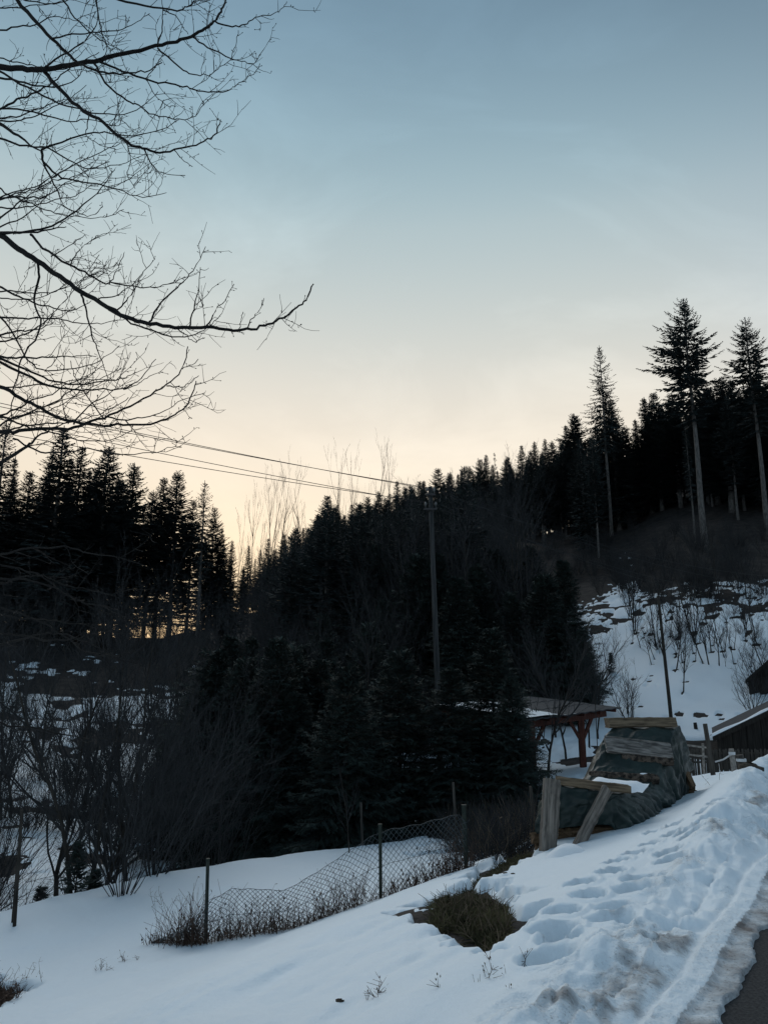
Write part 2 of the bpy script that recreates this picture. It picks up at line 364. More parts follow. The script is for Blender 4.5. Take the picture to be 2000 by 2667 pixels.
def snow_z(x, y):
    z = base_z(x, y); r = np.hypot(x, y); q = road_q(x, y); s = road_s(x, y)
    # ploughed bank beside the road
    A = .15 + .21 * smooth(s, 1.5, 9) + fbm(x, y, .5, 2, 8) * .12
    qc = .48 + .45 * smooth(s, 2, 9)
    bank = A * np.exp(-((q - qc) / (.28 + .24 * smooth(s, 2, 9))) ** 2)
    rough = smooth(q, .12, .3) * (1 - smooth(q, .48 + .35 * smooth(s, 3, 9), .82 + .3 * smooth(s, 3, 9)))
    lumps = fbm(s * .75, q * 1.2, 2.0, 4, 15, .5)
    lumps = lumps / (1 + 1.2 * np.abs(lumps))
    bank = bank + rough * (lumps * .16 + fbm(s * .7, q, 6.0, 4, 33, .6) * .05)
    k = rough > .01
    if k.any():
        wob = fbm(s[k], q[k], 4, 2, 88) * .5
        f1, f2, vv = worley(s[k] * 3.3 + wob, q[k] * 4.2 - wob, 3); g1, g2, gv = worley(s[k] * 9 + wob, q[k] * 10 + wob, 5)
        bank[k] += rough[k] * ((vv - .45) * .075 * smooth(f2 - f1, .0, .5) + (gv - .5) * .03 * smooth(g2 - g1, .0, .5))
    pit = smooth(vnoise(s * 2.1, q * 3.0, 64), .22, .36) * rough * .12
    z = z + bank - pit
    # wheel track pressed along the road edge, a thin skirt of slush further in
    q0 = q; q = q + fbm(s, 0 * s, .55, 3, 44) * .10
    inner = q < .3
    z = np.where(inner, z + .026 * smooth(q, -.30, -.16) + .018 * smooth(q, -.06, -.01) * (1 - smooth(q, .08, .12)) - .02 * np.exp(-((q - .14) / .03) ** 2), z)
    z = z + np.where((q < .12) & (q > -.5), fbm(s, q, 7, 4, 51) * .022, 0)
    z = z + np.where((q < .09) & (q > -.02), .008 * np.sin(s * 2 * math.pi / .07 + q * 20), 0)
    edge = -.18 + fbm(s, q * .3, 3.5, 4, 60, .6) * .07
    z = z - .12 * (1 - smooth(q, edge - .015, edge + .015))
    q = q0
    # soft undulation and melt ripples on the verge and field
    z = z + smooth(q, .9, 1.6) * (1 - smooth(r, 20, 30)) * (fbm(x, y, 3.1, 3, 24) * .014 + fbm(x, y, 14, 2, 25) * .006)
    z = z + smooth(q, 1.0, 2.2) * (fbm(x, y, 1.1, 3, 22) * .035 + fbm(s, q, .9, 2, 29) * .05)
    mel = smooth(q, 1.0, 1.4) * (1 - smooth(q, 3.4, 4.4)) * (1 - smooth(s, 1, 3))
    z = z + mel * fbm(s * .8, q * 2.6, 2.0, 2, 71) * .045
    for p, sz in STEP_W:
        dx = x - p.x; dy = y - p.y; m = (np.abs(dx) < 1) & (np.abs(dy) < 1)
        if not m.any(): continue
        a = dx[m] * .86 + dy[m] * .5; b = -dx[m] * .5 + dy[m] * .86
        d = np.sqrt((a / (sz * 1.12)) ** 2 + (b / (sz * .85)) ** 2) + fbm(x[m], y[m], 5, 2, int(abs(p.x) * 100)) * .25
        z[m] = z[m] - (.14 + .6 * sz) * (1 - smooth(d, .70, 1.04)) + .022 * np.exp(-((d - 1.25) / .15) ** 2)
    for wx, wy, wr in WELLS:
        m = (np.abs(x - wx) < 1.2) & (np.abs(y - wy) < 1.2)
        if not m.any(): continue
        d = np.hypot(x[m] - wx, (y[m] - wy)) + fbm(x[m], y[m], 2.5, 2, 5) * .25
        z[m] = z[m] - .30 * (1 - smooth(d, wr * .7, wr * 1.2))
    c = cover(x, y)
    for i, P in enumerate(PATCH):
        xs = [p[0] for p in P]; ys = [p[1] for p in P]
        m = (x > min(xs) - 1.5) & (x < max(xs) + 1.5) & (y > min(ys) - 1.5) & (y < max(ys) + 1.5)
        if not m.any(): continue
        sd = poly_sd(P, x[m], y[m]) + fbm(x[m], y[m], 2.2, 4, 90 + i, .6) * (.42 if i != 2 else 1.5)
        c[m] = np.minimum(c[m], -sd * (2.0 if i != 2 else 2.0) + (-.02 if i != 2 else -.1))
    z = z - .14 + np.clip(c * .5, -.25, .14)
    return z, c
def earth_z(x, y):
    x = np.asarray(x, float); y = np.asarray(y, float)
    z = base_z(x, y) - .125; r = np.hypot(x, y); q = road_q(x, y)
    z = z - .16 * (1 - smooth(q, 2.0, 2.8))
    P = PATCH[0]; cx, cy = sum(p[0] for p in P) / len(P), sum(p[1] for p in P) / len(P)
    z = z + .27 * np.exp(-(((x - cx) / .72) ** 2 + ((y - cy) / 1.0) ** 2))
    z = z + fbm(x, y, 2.5, 3, 66) * .05 * smooth(q, 1.2, 2) * (1 - smooth(r, 20, 30)) + fbm(x, y, .8, 3, 67) * .22 * smooth(r, 20, 30)
    return z
LA, LR = np.arange(-62, 62.01, .2), np.geomspace(1.5, 200, 460)
_A, _R = np.meshgrid(np.radians(LA), LR, indexing='ij'); _x, _y = (_R * np.sin(_A)).ravel(), (_R * np.cos(_A)).ravel()
LZ = np.maximum(snow_z(_x, _y)[0], earth_z(_x, _y)).reshape(_A.shape); LQ = math.log(LR[1] / LR[0])
def gz(x, y):                          # top of whatever lies there
    a = (math.degrees(math.atan2(x, y)) + 62) / .2; r = math.log(max(1.5, math.hypot(x, y)) / 1.5) / LQ
    a = min(max(a, 0), len(LA) - 1.001); r = min(max(r, 0), len(LR) - 1.001); i, j = int(a), int(r); u, v = a - i, r - j
    return float((LZ[i, j] * (1 - v) + LZ[i, j + 1] * v) * (1 - u) + (LZ[i + 1, j] * (1 - v) + LZ[i + 1, j + 1] * v) * u)

def polar(az, rr, zfun, name, material, cut=None):
    A, R = np.meshgrid(np.radians(az), rr, indexing='ij'); x = (R * np.sin(A)).ravel(); y = (R * np.cos(A)).ravel()
    res = zfun(x, y); extra = None
    if isinstance(res, tuple): z, extra = res
    else: z = res
    n, m = len(az), len(rr)
    i = np.arange(n - 1)[:, None] * m + np.arange(m - 1)[None, :]
    q = np.stack([i, i + m, i + m + 1, i + 1], -1).reshape(-1, 4)
    if cut is not None:
        k = cut(x, y, z); q = q[k[q].any(1)]
        used = np.unique(q); remap = np.full(len(x), -1); remap[used] = np.arange(len(used)); q = remap[q]; x, y, z = x[used], y[used], z[used]
    me = bpy.data.meshes.new(name); co = np.stack([x, y, z], -1).astype(np.float32)
    me.vertices.add(len(co)); me.vertices.foreach_set('co', co.ravel())
    me.loops.add(q.size); me.loops.foreach_set('vertex_index', q.ravel().astype(np.int32))
    me.polygons.add(len(q)); me.polygons.foreach_set('loop_start', np.arange(0, q.size, 4, dtype=np.int32))
    me.polygons.foreach_set('use_smooth', np.ones(len(q), bool)); me.update(calc_edges=True); me.validate()
    me.materials.append(material)
    return link_mesh(name, me), x, y, z

def angles(fine, coarse): return np.concatenate([np.arange(-180, -32, coarse), np.arange(-32, 34, fine), np.arange(34, 180.01, coarse)])
gro, *_ = polar(angles(.5, 4), np.geomspace(.8, 420, 330), lambda x, y: earth_z(x, y), 'ground', M['litter'])
tag(gro, 'dark leaf litter and bare earth showing between the snow on field and hillsides', kind='structure')
sno, sx, sy, sz_ = polar(angles(.11, 3), np.geomspace(2.0, 96, 640), snow_z, 'snow_cover', M['snow'], cut=lambda x, y, z: z > earth_z(x, y) - .06)
s_ = road_s(sx, sy); q_ = road_q(sx, sy); q_ = q_ + fbm(s_, 0 * s_, .55, 3, 44) * .10 * (1 - smooth(q_, .2, .4))
far_ = smooth(s_, 3, 9)
dirt = np.where(q_ < -.02, .74 + .4 * fbm(s_, q_, 3, 3, 7), .20 + .25 * fbm(s_, q_, 2, 3, 70)) * (1 - smooth(q_, .10, .16)) \
     + np.clip(.34 + 1.5 * fbm(s_, q_ * 1.5, 1.9, 5, 101, .65), 0, 1) * smooth(q_, .10, .18) * (1 - smooth(q_, .40 + .25 * far_, .95 + .35 * far_)) * .75
ra = np.hypot(sx, sy); dirt = np.where(ra > 24, .12 + .25 * fbm(sx, sy, .8, 3, 5), dirt)
at_ = sno.data.attributes.new('dirt', 'FLOAT', 'POINT'); at_.data.foreach_set('value', np.clip(dirt, 0, 1.2).astype(np.float32))
tag(sno, 'old trodden snow with a dirty ploughed bank along the road', kind='structure')
mb = MB(); ns = 60
for k in range(ns):
    s0, s1 = -40 + k * 1.6, -40 + (k + 1) * 1.6
    P = lambda s, q: Vector((TX + DX * s - DY * q, TY + DY * s + DX * q, .002))
    mb.quad(P(s0, -5.6), P(s1, -5.6), P(s1, .25), P(s0, .25))
tag(mb.build('road', M['asphalt']), 'narrow dark asphalt lane', kind='structure')

# ------------------------------------------------------------------ tree builders
UP = Vector((0, 0, 1))
def conifer(seed, h=20., cb=.25, R=3., whorl=.55, nb=5, droop=.5, tw=.34, fine=False, shape='cone', thin=1.0, trunk_r=None, lopside=0):
    rs = random.Random(seed); tk, cr = MB(), MB(); tr = trunk_r or h * .011
    n = 12; tk.tube([(math.sin(i * .9) * .02 * h * .1, math.cos(i * .7) * .02 * h * .1, -.6 + (h + .6) * i / n) for i in range(n + 1)],
                    [tr * (1.25 if i == 0 else 1) * (1 - .93 * i / n) + .01 for i in range(n + 1)], 8)
    for k in range(int(10 * cb * thin)):        # dead snags under the crown
        z = h * cb * rs.uniform(.35, 1); a = rs.uniform(0, 6.28); l = rs.uniform(.3, 1.2)
        tk.tube([(0, 0, z), (math.cos(a) * l, math.sin(a) * l, z - .1 * l)], [.03, .008], 3, False)
    z = h * cb
    a0 = rs.uniform(0, 6.28)
    while z < h * .975:
        f = (z - h * cb) / (h * (1 - cb))
        if shape == 'cone': prof = (1 - f) ** .8 * min(1, .55 + f * 2.2)
        elif shape == 'fir': prof = min(1, (1.03 - f) * 1.9) ** .75 * min(1, .5 + f * 1.6) * (.72 + .28 * (1 - f))
        else: prof = (1 - f) ** .6 * min(1, .35 + f * 1.7)
        for k in range(nb):
            if rs.random() > thin: continue
            a = a0 + 6.283 * k / nb + rs.uniform(-.5, .5); zz = z + rs.uniform(-.4, .4) * whorl
            L = max(.12, R * prof * rs.uniform(.6, 1.12) * (1 + lopside * math.cos(a)))
            out = Vector((math.cos(a), math.sin(a), 0)); side = Vector((-math.sin(a), math.cos(a), 0))
            e0 = -.45 * droop * (1 - f) + .75 * f ** 1.3
            pts = []; p = out * .02 + UP * zz; m = 6
            for i in range(m + 1):
                pts.append(p.copy()); t = i / m
                e = e0 - droop * .5 * math.sin(t * 2.6) * (1 - f * .7) + .55 * t * t
                p = p + (out * math.cos(e) + UP * math.sin(e) + side * rs.uniform(-.12, .12)) * (L / m)
            tk.tube(pts[::2] if not fine else pts, [max(.006, .012 * L * (1 - .85 * i / (m // 2 if not fine else m))) for i in range(len(pts[::2] if not fine else pts))], 3, False)
            step = .24 if not fine else .13
            nt = max(3, int(L / step))
            for j in range(nt + 1):
                t = .10 + .90 * j / nt; fi = t * m; i0 = min(m - 1, int(fi)); q = pts[i0].lerp(pts[i0 + 1], fi - i0)
                d0 = (pts[i0 + 1] - pts[i0]).normalized()
                for sg in (-1, 1):
                    l = (tw * L * (1.02 - t) + .20) * rs.uniform(.6, 1.25)
                    if fine: l = min(l, .85)
                    d = (d0 * rs.uniform(.45, .9) + side * sg * rs.uniform(.55, .95) + UP * rs.uniform(-.55, .10) * (droop + .25)).normalized()
                    wd = (d.cross(UP) + UP * rs.uniform(-.7, .7)).normalized()
                    if not fine:
                        cr.diamond(q, d, wd, l * (1 - .10 * f), min(.36, l * .48) * (1 - .40 * f))
                        if rs.random() < .35: cr.diamond(q, (d + UP * .5).normalized(), d.cross(UP).normalized(), l * .5, .12)
                    else:
                        cr.diamond(q, d, wd, l, .035)
                        nn = max(3, int(l / .085)); sd = d.cross(wd.cross(d)).normalized()
                        for u in range(nn):
                            w = q + d * (l * (u + .6) / nn)
                            for s2 in (-1, 1):
                                dd = (d * .75 + wd * s2 * .7 + UP * rs.uniform(-.35, .2)).normalized()
                                cr.diamond(w, dd, dd.cross(UP).normalized(), rs.uniform(.10, .20) * (1.1 - .5 * u / nn), .05)
                if fine and j == nt: cr.diamond(q, d0, side, .2, .05)
            if not fine:
                cr.diamond(pts[m - 1], (pts[m] - pts[m - 1]).normalized(), side, L / m + .3 - .2 * f, .2 - .12 * f)
        z += whorl * rs.uniform(.75, 1.25) * (1 - .45 * f)
    cr.diamond(Vector((0, 0, h * .95)), UP, Vector((1, 0, 0)), h * .05, .09); cr.diamond(Vector((0, 0, h * .95)), UP, Vector((0, 1, 0)), h * .05, .09)
    return tk, cr

def grow(out, rs, p, d, L, r, lvl, maxl, up, wob, kids, minr=.003, spread=.75):
    n = max(3, min(8, int(L / .25) + 2)); pts = [p.copy()]; rad = [r]; dirs = []
    for i in range(n):
        d = (d + Vector((rs.gauss(0, wob), rs.gauss(0, wob), rs.gauss(0, wob) + up))).normalized()
        p = p + d * (L / n); pts.append(p.copy()); rad.append(max(minr * .7, r * (1 - .78 * (i + 1) / n))); dirs.append(d.copy())
    out[min(lvl, 1)].tube(pts, rad, 6 if lvl == 0 else (4 if lvl == 1 else 3), False)
    if lvl >= maxl: return
    nk = kids[min(lvl, len(kids) - 1)]
    for k in range(nk):
        t = rs.uniform(.22 if lvl == 0 else .12, .98); i = min(n - 1, int(t * n)); q = pts[i].lerp(pts[i + 1], t * n - i)
        dd = dirs[i]; a = dd.cross(Vector((rs.gauss(0, 1), rs.gauss(0, 1), rs.gauss(0, 1)))).normalized()
        nd = (dd + a * rs.uniform(.6, 1.2) * spread).normalized()
        grow(out, rs, q, nd, L * rs.uniform(.30, .55) * (1.1 - .45 * t), max(minr, rad[i] * rs.uniform(.45, .7)), lvl + 1, maxl, up * 1.1 + .015, wob * 1.15, kids, minr, spread)
def bare_tree(seed, h=9., r=.09, kids=(16, 6, 4), maxl=3, up=.05, wob=.09, lean=(0, 0), stems=1, fan=.25, spread=.75, minr=.004):
    rs = random.Random(seed); out = [MB(), MB()]
    for s in range(stems):
        a = rs.uniform(0, 6.28); k = fan * rs.uniform(.3, 1.2) if stems > 1 else 0
        d = Vector((lean[0] + math.cos(a) * k, lean[1] + math.sin(a) * k, 1)).normalized()
        grow(out, rs, Vector((math.cos(a) * .12 * k, math.sin(a) * .12 * k, -.3)), d, h * (1 if stems == 1 else rs.uniform(.6, 1)), r * (1 if stems == 1 else rs.uniform(.6, 1)), 0, maxl, up, wob, kids, minr, spread)
    return out

class Proto:
    def __init__(s, parts, h): s.parts = parts; s.h = h; s.n = 0
    def place(s, name, loc, sxy, sz, rz, label, cat, group=None):
        e = empty(name, loc, rz); e.scale = (sxy, sxy, sz); tag(e, label, cat, group)
        for nm, me in s.parts: link_mesh(nm, me, e)
        return e
def conifer_proto(seed, matn='needles', bark='bark_fir', **k):
    t, c = conifer(seed, **k); return Proto([('trunk', t.mesh('trunk', M[bark], True)), ('crown', c.mesh('crown', M[matn]))], k.get('h', 20.))
def bare_proto(seed, m1='bark_dark', m2='twig', **k):
    a, b = bare_tree(seed, **k); return Proto([('trunk', a.mesh('trunk', M[m1], True)), ('crown', b.mesh('crown', M[m2]))], k.get('h', 9.))

FIR = [conifer_proto(s, h=20., cb=c, R=3.5, whorl=.50, nb=7, droop=.35, tw=.38, shape='fir') for s, c in ((1, .16), (2, .30), (3, .1))]
SPR = [conifer_proto(s, h=20., cb=c, R=3.7, whorl=.46, nb=7, droop=.75, tw=.36) for s, c in ((11, .08), (12, .16), (13, .05))]
THIN = [conifer_proto(s, h=24., cb=.36, R=2.6, whorl=.46, nb=5, droop=.8, tw=.32, shape='old', thin=.85) for s in (21, 22)]
BIGFIR = conifer_proto(31, h=29., cb=.50, R=5.0, whorl=.74, nb=6, droop=.40, tw=.32, shape='fir', trunk_r=.36, lopside=.15)
BIGFIR2 = conifer_proto(32, h=28., cb=.48, R=4.2, whorl=.66, nb=6, droop=.42, tw=.32, shape='fir', trunk_r=.33)
SPARSE = conifer_proto(33, h=26., cb=.44, R=4.0, whorl=.46, nb=6, droop=.85, tw=.22, shape='cone', thin=.86, trunk_r=.25)
NEAR = [conifer_proto(s, 'needles_near', 'bark_dark', h=hh, cb=cb, R=r, whorl=.26, nb=7, droop=.6, tw=.55, fine=True) for s, hh, cb, r in ((41, 6.5, .02, 2.5), (42, 7.5, .04, 2.3))]
NEAR.append(conifer_proto(43, 'needles_near', 'bark_dark', h=7., cb=.08, R=2.6, whorl=.33, nb=6, droop=.95, tw=.5, fine=True, thin=.85, lopside=.2))
BARE = [bare_proto(s, h=9., r=.085, kids=(20, 7, 5), up=.06, wob=.08) for s in (51, 52, 53)]
BARE2 = [bare_proto(s, h=8., r=.06, kids=(13, 6, 4), up=.07, wob=.07, stems=5, fan=.34) for s in (54, 55)]
TALLB = [bare_proto(s, 'twig_far', 'twig_far', h=16., r=.10, kids=(11, 4, 2), up=.09, wob=.05, spread=.5, minr=.011) for s in (57, 58)]
SAP = [bare_proto(s, h=3.2, r=.035, kids=(9, 5), maxl=2, up=.07, wob=.09, minr=.006) for s in (61, 62, 63)]
SHRUB = [bare_proto(s, 'twig', 'twig', h=2.4, r=.022, kids=(7, 4), maxl=2, up=.05, wob=.10, stems=11, fan=.6, minr=.004) for s in (65, 66)]
WHIP = [bare_proto(s, 'twig', 'twig', h=6., r=.022, kids=(8, 5), maxl=2, up=.035, wob=.075, stems=20, fan=.62, minr=.004) for s in (67, 68)]

R0 = random.Random(99)
def plant(proto, px, ytop, r, label, group, name, cat='tree', width=1.0, hmin=2):
    """a tree whose tip shows at the pixel (px, ytop), standing on the land r metres away"""
    p = at_r(px, ytop, r); g = gz(p.x, p.y); h = max(hmin, p.z - g); k = h / proto.h
    return proto.place(name, (p.x, p.y, g - .05), k ** .6 * width if k < 1 else k * width, k, R0.uniform(0, 6.28), label, cat, group)

# ---- left wood on its ridge
LEFT = [(19, 1095, 100, 'T', .9, 'thin old spruce with ragged tip at the outer end of the ridge wood'),
        (80, 1226, 108, 'F', .9, None), (169, 1108, 98, 'S', 1.15, 'tallest broad spruce of the ridge wood, crossed by overhanging bare branches'),
        (216, 1160, 104, 'S', .95, None), (285, 1163, 100, 'F', 1.1, 'dense dark fir with a rounded tip beside the tallest ridge spruce'),
        (352, 1204, 104, 'F', .95, None), (429, 1243, 106, 'F', .85, None), (465, 1228, 104, 'F', 1.0, 'fir with a flat fanned crown above the gaps between ridge trunks'),
        (535, 1250, 100, 'T', .8, 'thin pointed spruce standing out at the valley end of the ridge wood'),
        (579, 1372, 112, 'S', .75, None), (606, 1405, 125, 'S', .7, None), (122, 1235, 112, 'F', .8, None), (250, 1230, 114, 'S', .8, None), (320, 1250, 116, 'F', .8, None),
        (400, 1275, 116, 'F', .8, None), (505, 1300, 114, 'F', .75, None), (40, 1240, 116, 'S', .9, None), (-30, 1180, 100, 'S', 1.1, None), (-80, 1140, 102, 'F', 1.1, None), (-130, 1200, 98, 'S', 1.1, None), (560, 1320, 112, 'F', .7, None)]
pick = {'F': FIR, 'S': SPR, 'T': THIN}
for px, yt, r, t, w, lab in LEFT:
    for dx in (() if 330 < px < 550 else (-26, 24)):
        plant(R0.choice(FIR + SPR), px + dx + R0.uniform(-6, 6), yt + R0.uniform(50, 110), r + R0.uniform(4, 10), 'lower dark conifer filling the gaps of the ridge wood', 'lower conifers of the ridge wood', 'spruce_tree', width=R0.uniform(.8, 1.1))
    plant(R0.choice(pick[t]), px, yt, r, lab or 'dark conifer in the wood on the ridge left of the valley gap', None if lab else 'conifers of the ridge wood', 'fir_tree' if t == 'F' else 'spruce_tree', width=w * 1.5)
# ---- skyline of the big hill
SKY = [(640, 1425), (680, 1400), (760, 1350), (853, 1290), (957, 1293), (1034, 1250), (1140, 1218), (1265, 1182), (1391, 1148), (1434, 1148), (1500, 1080), (1588, 1036), (1640, 1120), (1680, 1033), (1747, 1022), (1863, 982), (2000, 960), (2200, 930)]
def sky_y(px): return float(np.interp(px, [s[0] for s in SKY], [s[1] for s in SKY]))
HILL = [(649, 1419, 165, 'S', .7), (700, 1400, 160, 'S', .8), (740, 1390, 150, 'F', .8), (790, 1372, 150, 'S', .8), (853, 1290, 140, 'F', 1.1), (885, 1340, 145, 'S', .8), (916, 1310, 145, 'S', .8), (957, 1293, 142, 'F', .85), (986, 1278, 142, 'F', .85), (1010, 1300, 142, 'S', .8),
        (1034, 1250, 138, 'S', .9), (1077, 1278, 138, 'F', .9), (1104, 1250, 136, 'S', .8), (1140, 1218, 132, 'F', .95), (1171, 1228, 134, 'F', .75), (1192, 1232, 134, 'S', .7), (1220, 1213, 130, 'F', .9), (1249, 1195, 128, 'F', .8), (1265, 1182, 126, 'S', .8), (1318, 1196, 124, 'F', .9),
        (1357, 1158, 120, 'S', .8), (1391, 1148, 118, 'S', .8), (1418, 1141, 116, 'S', .75), (1436, 1150, 116, 'F', .8), (1465, 1160, 112, 'F', .9), (1494, 1076, 105, 'F', 1.05), (1588, 1036, 104, 'S', 1.05), (1625, 1110, 112, 'F', .9), (1675, 1033, 108, 'S', 1.0), (1700, 1022, 106, 'F', .95), (1747, 1022, 104, 'F', 1.1),
        (1722, 1060, 112, 'S', .9), (1840, 1010, 100, 'F', 1.2), (1872, 982, 96, 'F', 1.25), (1900, 985, 100, 'S', 1.1), (1960, 990, 98, 'F', 1.2), (2010, 975, 96, 'S', 1.2), (1800, 1040, 108, 'S', 1.0), (1550, 1110, 112, 'S', 1.0), (2060, 950, 96, 'F', 1.2), (2120, 940, 94, 'S', 1.2)]
LABH = {(853, 1290): 'dense rounded fir standing up from the low end of the big hill skyline', (1034, 1250): 'lone loose spruce on the hill skyline just before the utility pole', (1494, 1076): 'broad dark fir at the foot of the sparse tall spruce',
        (1588, 1036): 'spruce with loose crown right behind the sparse tall spruce', (1872, 982): 'massive black fir between the two tallest firs'}
for px, yt, r, t, w in HILL:
    lab = LABH.get((px, yt))
    for dx in (-18, 16):
        plant(R0.choice(FIR + SPR), px + dx + R0.uniform(-6, 6), yt + R0.uniform(28, 80), r + R0.uniform(3, 9), 'lower dark conifer between the skyline trees of the big hill', 'lower conifers of the hill skyline', 'fir_tree', width=R0.uniform(.85, 1.15))
    plant(R0.choice(pick[t]), px, yt, r, lab or 'dark conifer on the skyline of the big forested hill', None if lab else 'conifers on the big hill skyline', 'fir_tree' if t == 'F' else 'spruce_tree', width=w * 1.5)
def plant_base(proto, bx, by, tx, ty, r, label, name, rz=0, width=1.0):
    g = at_r(bx, by, r); z = gz(g.x, g.y); p = at_r(tx, ty, math.hypot(g.x, g.y)); k = (p.z - z) / proto.h
    return proto.place(name, (g.x, g.y, z - .1), k * width, k, rz, label, 'tree')
plant_base(BIGFIR, 1838, 1445, 1778, 776, 80, 'tallest fir with long bare pale trunk and spreading open crown', 'fir_tree', 2.9)
plant_base(SPARSE, 1590, 1362, 1548, 899, 98, 'tall thin spruce with sparse see-through crown and bare trunk', 'spruce_tree', .4)
plant_base(BIGFIR2, 2000, 1390, 1932, 825, 84, 'tall fir with open pointed crown next to the tallest fir', 'fir_tree', 1.4)
plant_base(FIR[1], 1559, 1447, 1520, 1130, 84, 'slim fir with thin grey trunk below the sparse tall spruce', 'fir_tree', 1, .8)
plant_base(THIN[1], 1812, 1430, 1775, 1090, 82, 'slim conifer whose leaning thin trunk stands beside the tallest fir trunk', 'fir_tree', 1, .8)
plant_base(FIR[1], 1919, 1326, 1885, 1030, 92, 'conifer with straight grey trunk between the two tall firs', 'fir_tree', 2, 1)
dead = conifer_proto(71, 'twig', 'bark_dark', h=14., cb=.3, R=1.3, whorl=.6, nb=4, droop=.3, tw=.05, thin=.5)
plant(dead, 1287, 1178, 124, 'dead leafless spruce spike on the hill skyline', None, 'dead_spruce')
# ---- filling the slopes
cnt = 0
for k in range(2600):
    if cnt >= 165: break
    az = R0.uniform(-9.5, 31); r = R0.uniform(54, 135); x, y = r * math.sin(math.radians(az)), r * math.cos(math.radians(az))
    g = gz(x, y); px, py = project(x, y, g)
    if 1600 < px < 2050 and py > 1345: continue
    if px > 1300 and py > 1440: continue
    h = R0.uniform(11, 19); tx, ty = project(x, y, g + h)
    lim = sky_y(tx) + R0.uniform(15, 90)
    if ty < lim:
        h *= max(0, (py - lim) / (py - ty))
        if h < 5: continue
    t = R0.choice('FFSS'); pr = R0.choice(pick[t]); kk = h / pr.h
    pr.place('fir_tree' if t == 'F' else 'spruce_tree', (x, y, g - .1), kk * R0.uniform(1.0, 1.35), kk, R0.uniform(0, 6.28), 'dark conifer in the dense wood covering the big hill', 'tree', 'conifers covering the big hill'); cnt += 1
cnt = 0
for k in range(900):                    # bare woodland in front of it
    if cnt >= 95: break
    az = R0.uniform(-29, 11); r = R0.uniform(46, 105); x, y = r * math.sin(math.radians(az)), r * math.cos(math.radians(az))
    g = gz(x, y); px, py = project(x, y, g)
    if px < 640 and (py > 1775 or py < 1610): continue
    h = R0.uniform(8, 14); tx, ty = project(x, y, g + h)
    lim = np.interp(tx, [-100, 0, 380, 470, 560, 640, 850, 1500], [1500, 1500, 1560, 1640, 1600, 1540, 1400, 1280])
    if ty < lim:
        h *= max(0, (py - lim) / (py - ty))
        if h < 3: continue
    pr = R0.choice(BARE + BARE2); kk = h / pr.h
    pr.place('bare_tree', (x, y, g - .1), kk, kk, R0.uniform(0, 6.28), 'leafless tree in the dark tangle between meadow and hill', 'tree', 'leafless trees on the lower hill'); cnt += 1
for px, yt, r, lab in ((735, 1250, 132, 'tall leafless tree with a fan of fine twigs on the low end of the skyline'), (700, 1300, 134, None), (795, 1265, 130, None), (880, 1225, 128, None), (930, 1222, 128, None), (975, 1200, 126, 'leafless tree whose longest whip twigs rise above the power lines'), (1020, 1215, 128, None), (625, 1370, 140, None), (655, 1330, 138, None), (700, 1290, 134, None)):
    plant(R0.choice(TALLB), px, yt, r, lab or 'tall leafless tree rising above the conifers by the valley gap', None if lab else 'leafless trees above the skyline', 'bare_tree', width=.75)

# ---- dark spruces at the edge of the field and round the pole
for px, yt, r, pr, w, lab in (
    (905, 1730, 21.0, 0, 1.0, 'dense dark spruce behind the young sapling at the field edge'),
    (1040, 1690, 22.5, 0, 1.1, 'big dense spruce just left of the foot of the utility pole'),
    (1175, 1735, 22.0, 1, 1.15, 'low broad spruce hiding the foot of the utility pole'),
    (1278, 1632, 23.5, 1, 1.1, 'pointed dark spruce right of the utility pole'),
    (1330, 1760, 21.5, 0, .8, 'spruce whose branch tips touch the snowy end of the shelter roof'),
    (780, 1800, 23.0, 1, .9, 'ragged spruce with snow showing through its lower branches'),
    (650, 1850, 24.0, 0, .8, 'small spruce among bare stems with meadow snow behind it'),
    (440, 1880, 30.0, 0, .8, 'spruce in shade beyond the hazel stems'),
    (1240, 1470, 42.0, 1, 1.0, 'tall spruce behind the utility pole'), (1330, 1540, 40.0, 0, 1.0, 'spruce behind the pointed one beyond the pole'),
    (1455, 1620, 40.0, 0, .95, 'spruce standing behind the timber shelter'), (1400, 1500, 46.0, 1, 1.0, 'tall dark spruce above the shelter'),
    (1520, 1640, 44.0, 0, .8, 'loose spruce with drooping boughs over the shelter roof'), (1000, 1560, 40, 1, 1.0, 'spruce in the shadow left of the pole'), (840, 1600, 42, 0, 1.0, 'half hidden spruce among leafless trees'), (560, 1790, 27, 1, .9, 'slender spruce between hazel whips and the ragged spruces'), (700, 1740, 29, 0, .9, 'shaded spruce rising behind the ragged one'), (850, 1660, 30, 1, 1.0, 'dark spruce behind the dense one at the field edge'), (960, 1620, 33, 0, 1.0, 'spruce half hidden behind the big dense spruce'), (1190, 1500, 38, 1, 1.1, 'tall spruce just right of the pole, in deep shade'), (1480, 1540, 50, 1, 1.0, 'spruce at the edge of the open slope'), (1300, 1450, 52, 1, 1.1, 'tall spruce in the dark wood right of the pole'), (1380, 1420, 58, 0, 1.1, 'high spruce at the lower hill edge'), (1110, 1540, 44, 0, 1.1, 'spruce directly behind the pole')):
    plant(NEAR[pr], px, yt, r, lab, None, 'spruce_tree', width=w)
for k in range(20):
    px = 500 + 430 * (k + R0.uniform(.2, .8)) / 20; r = R0.uniform(23.5, 34)
    plant(NEAR[k % 3], px, R0.uniform(1640, 1790) + max(0, 620 - px) * .6, r, 'dark spruce in the close stand between the gully thicket and the pole', 'spruces of the close stand', 'spruce_tree', width=R0.uniform(.9, 1.15))
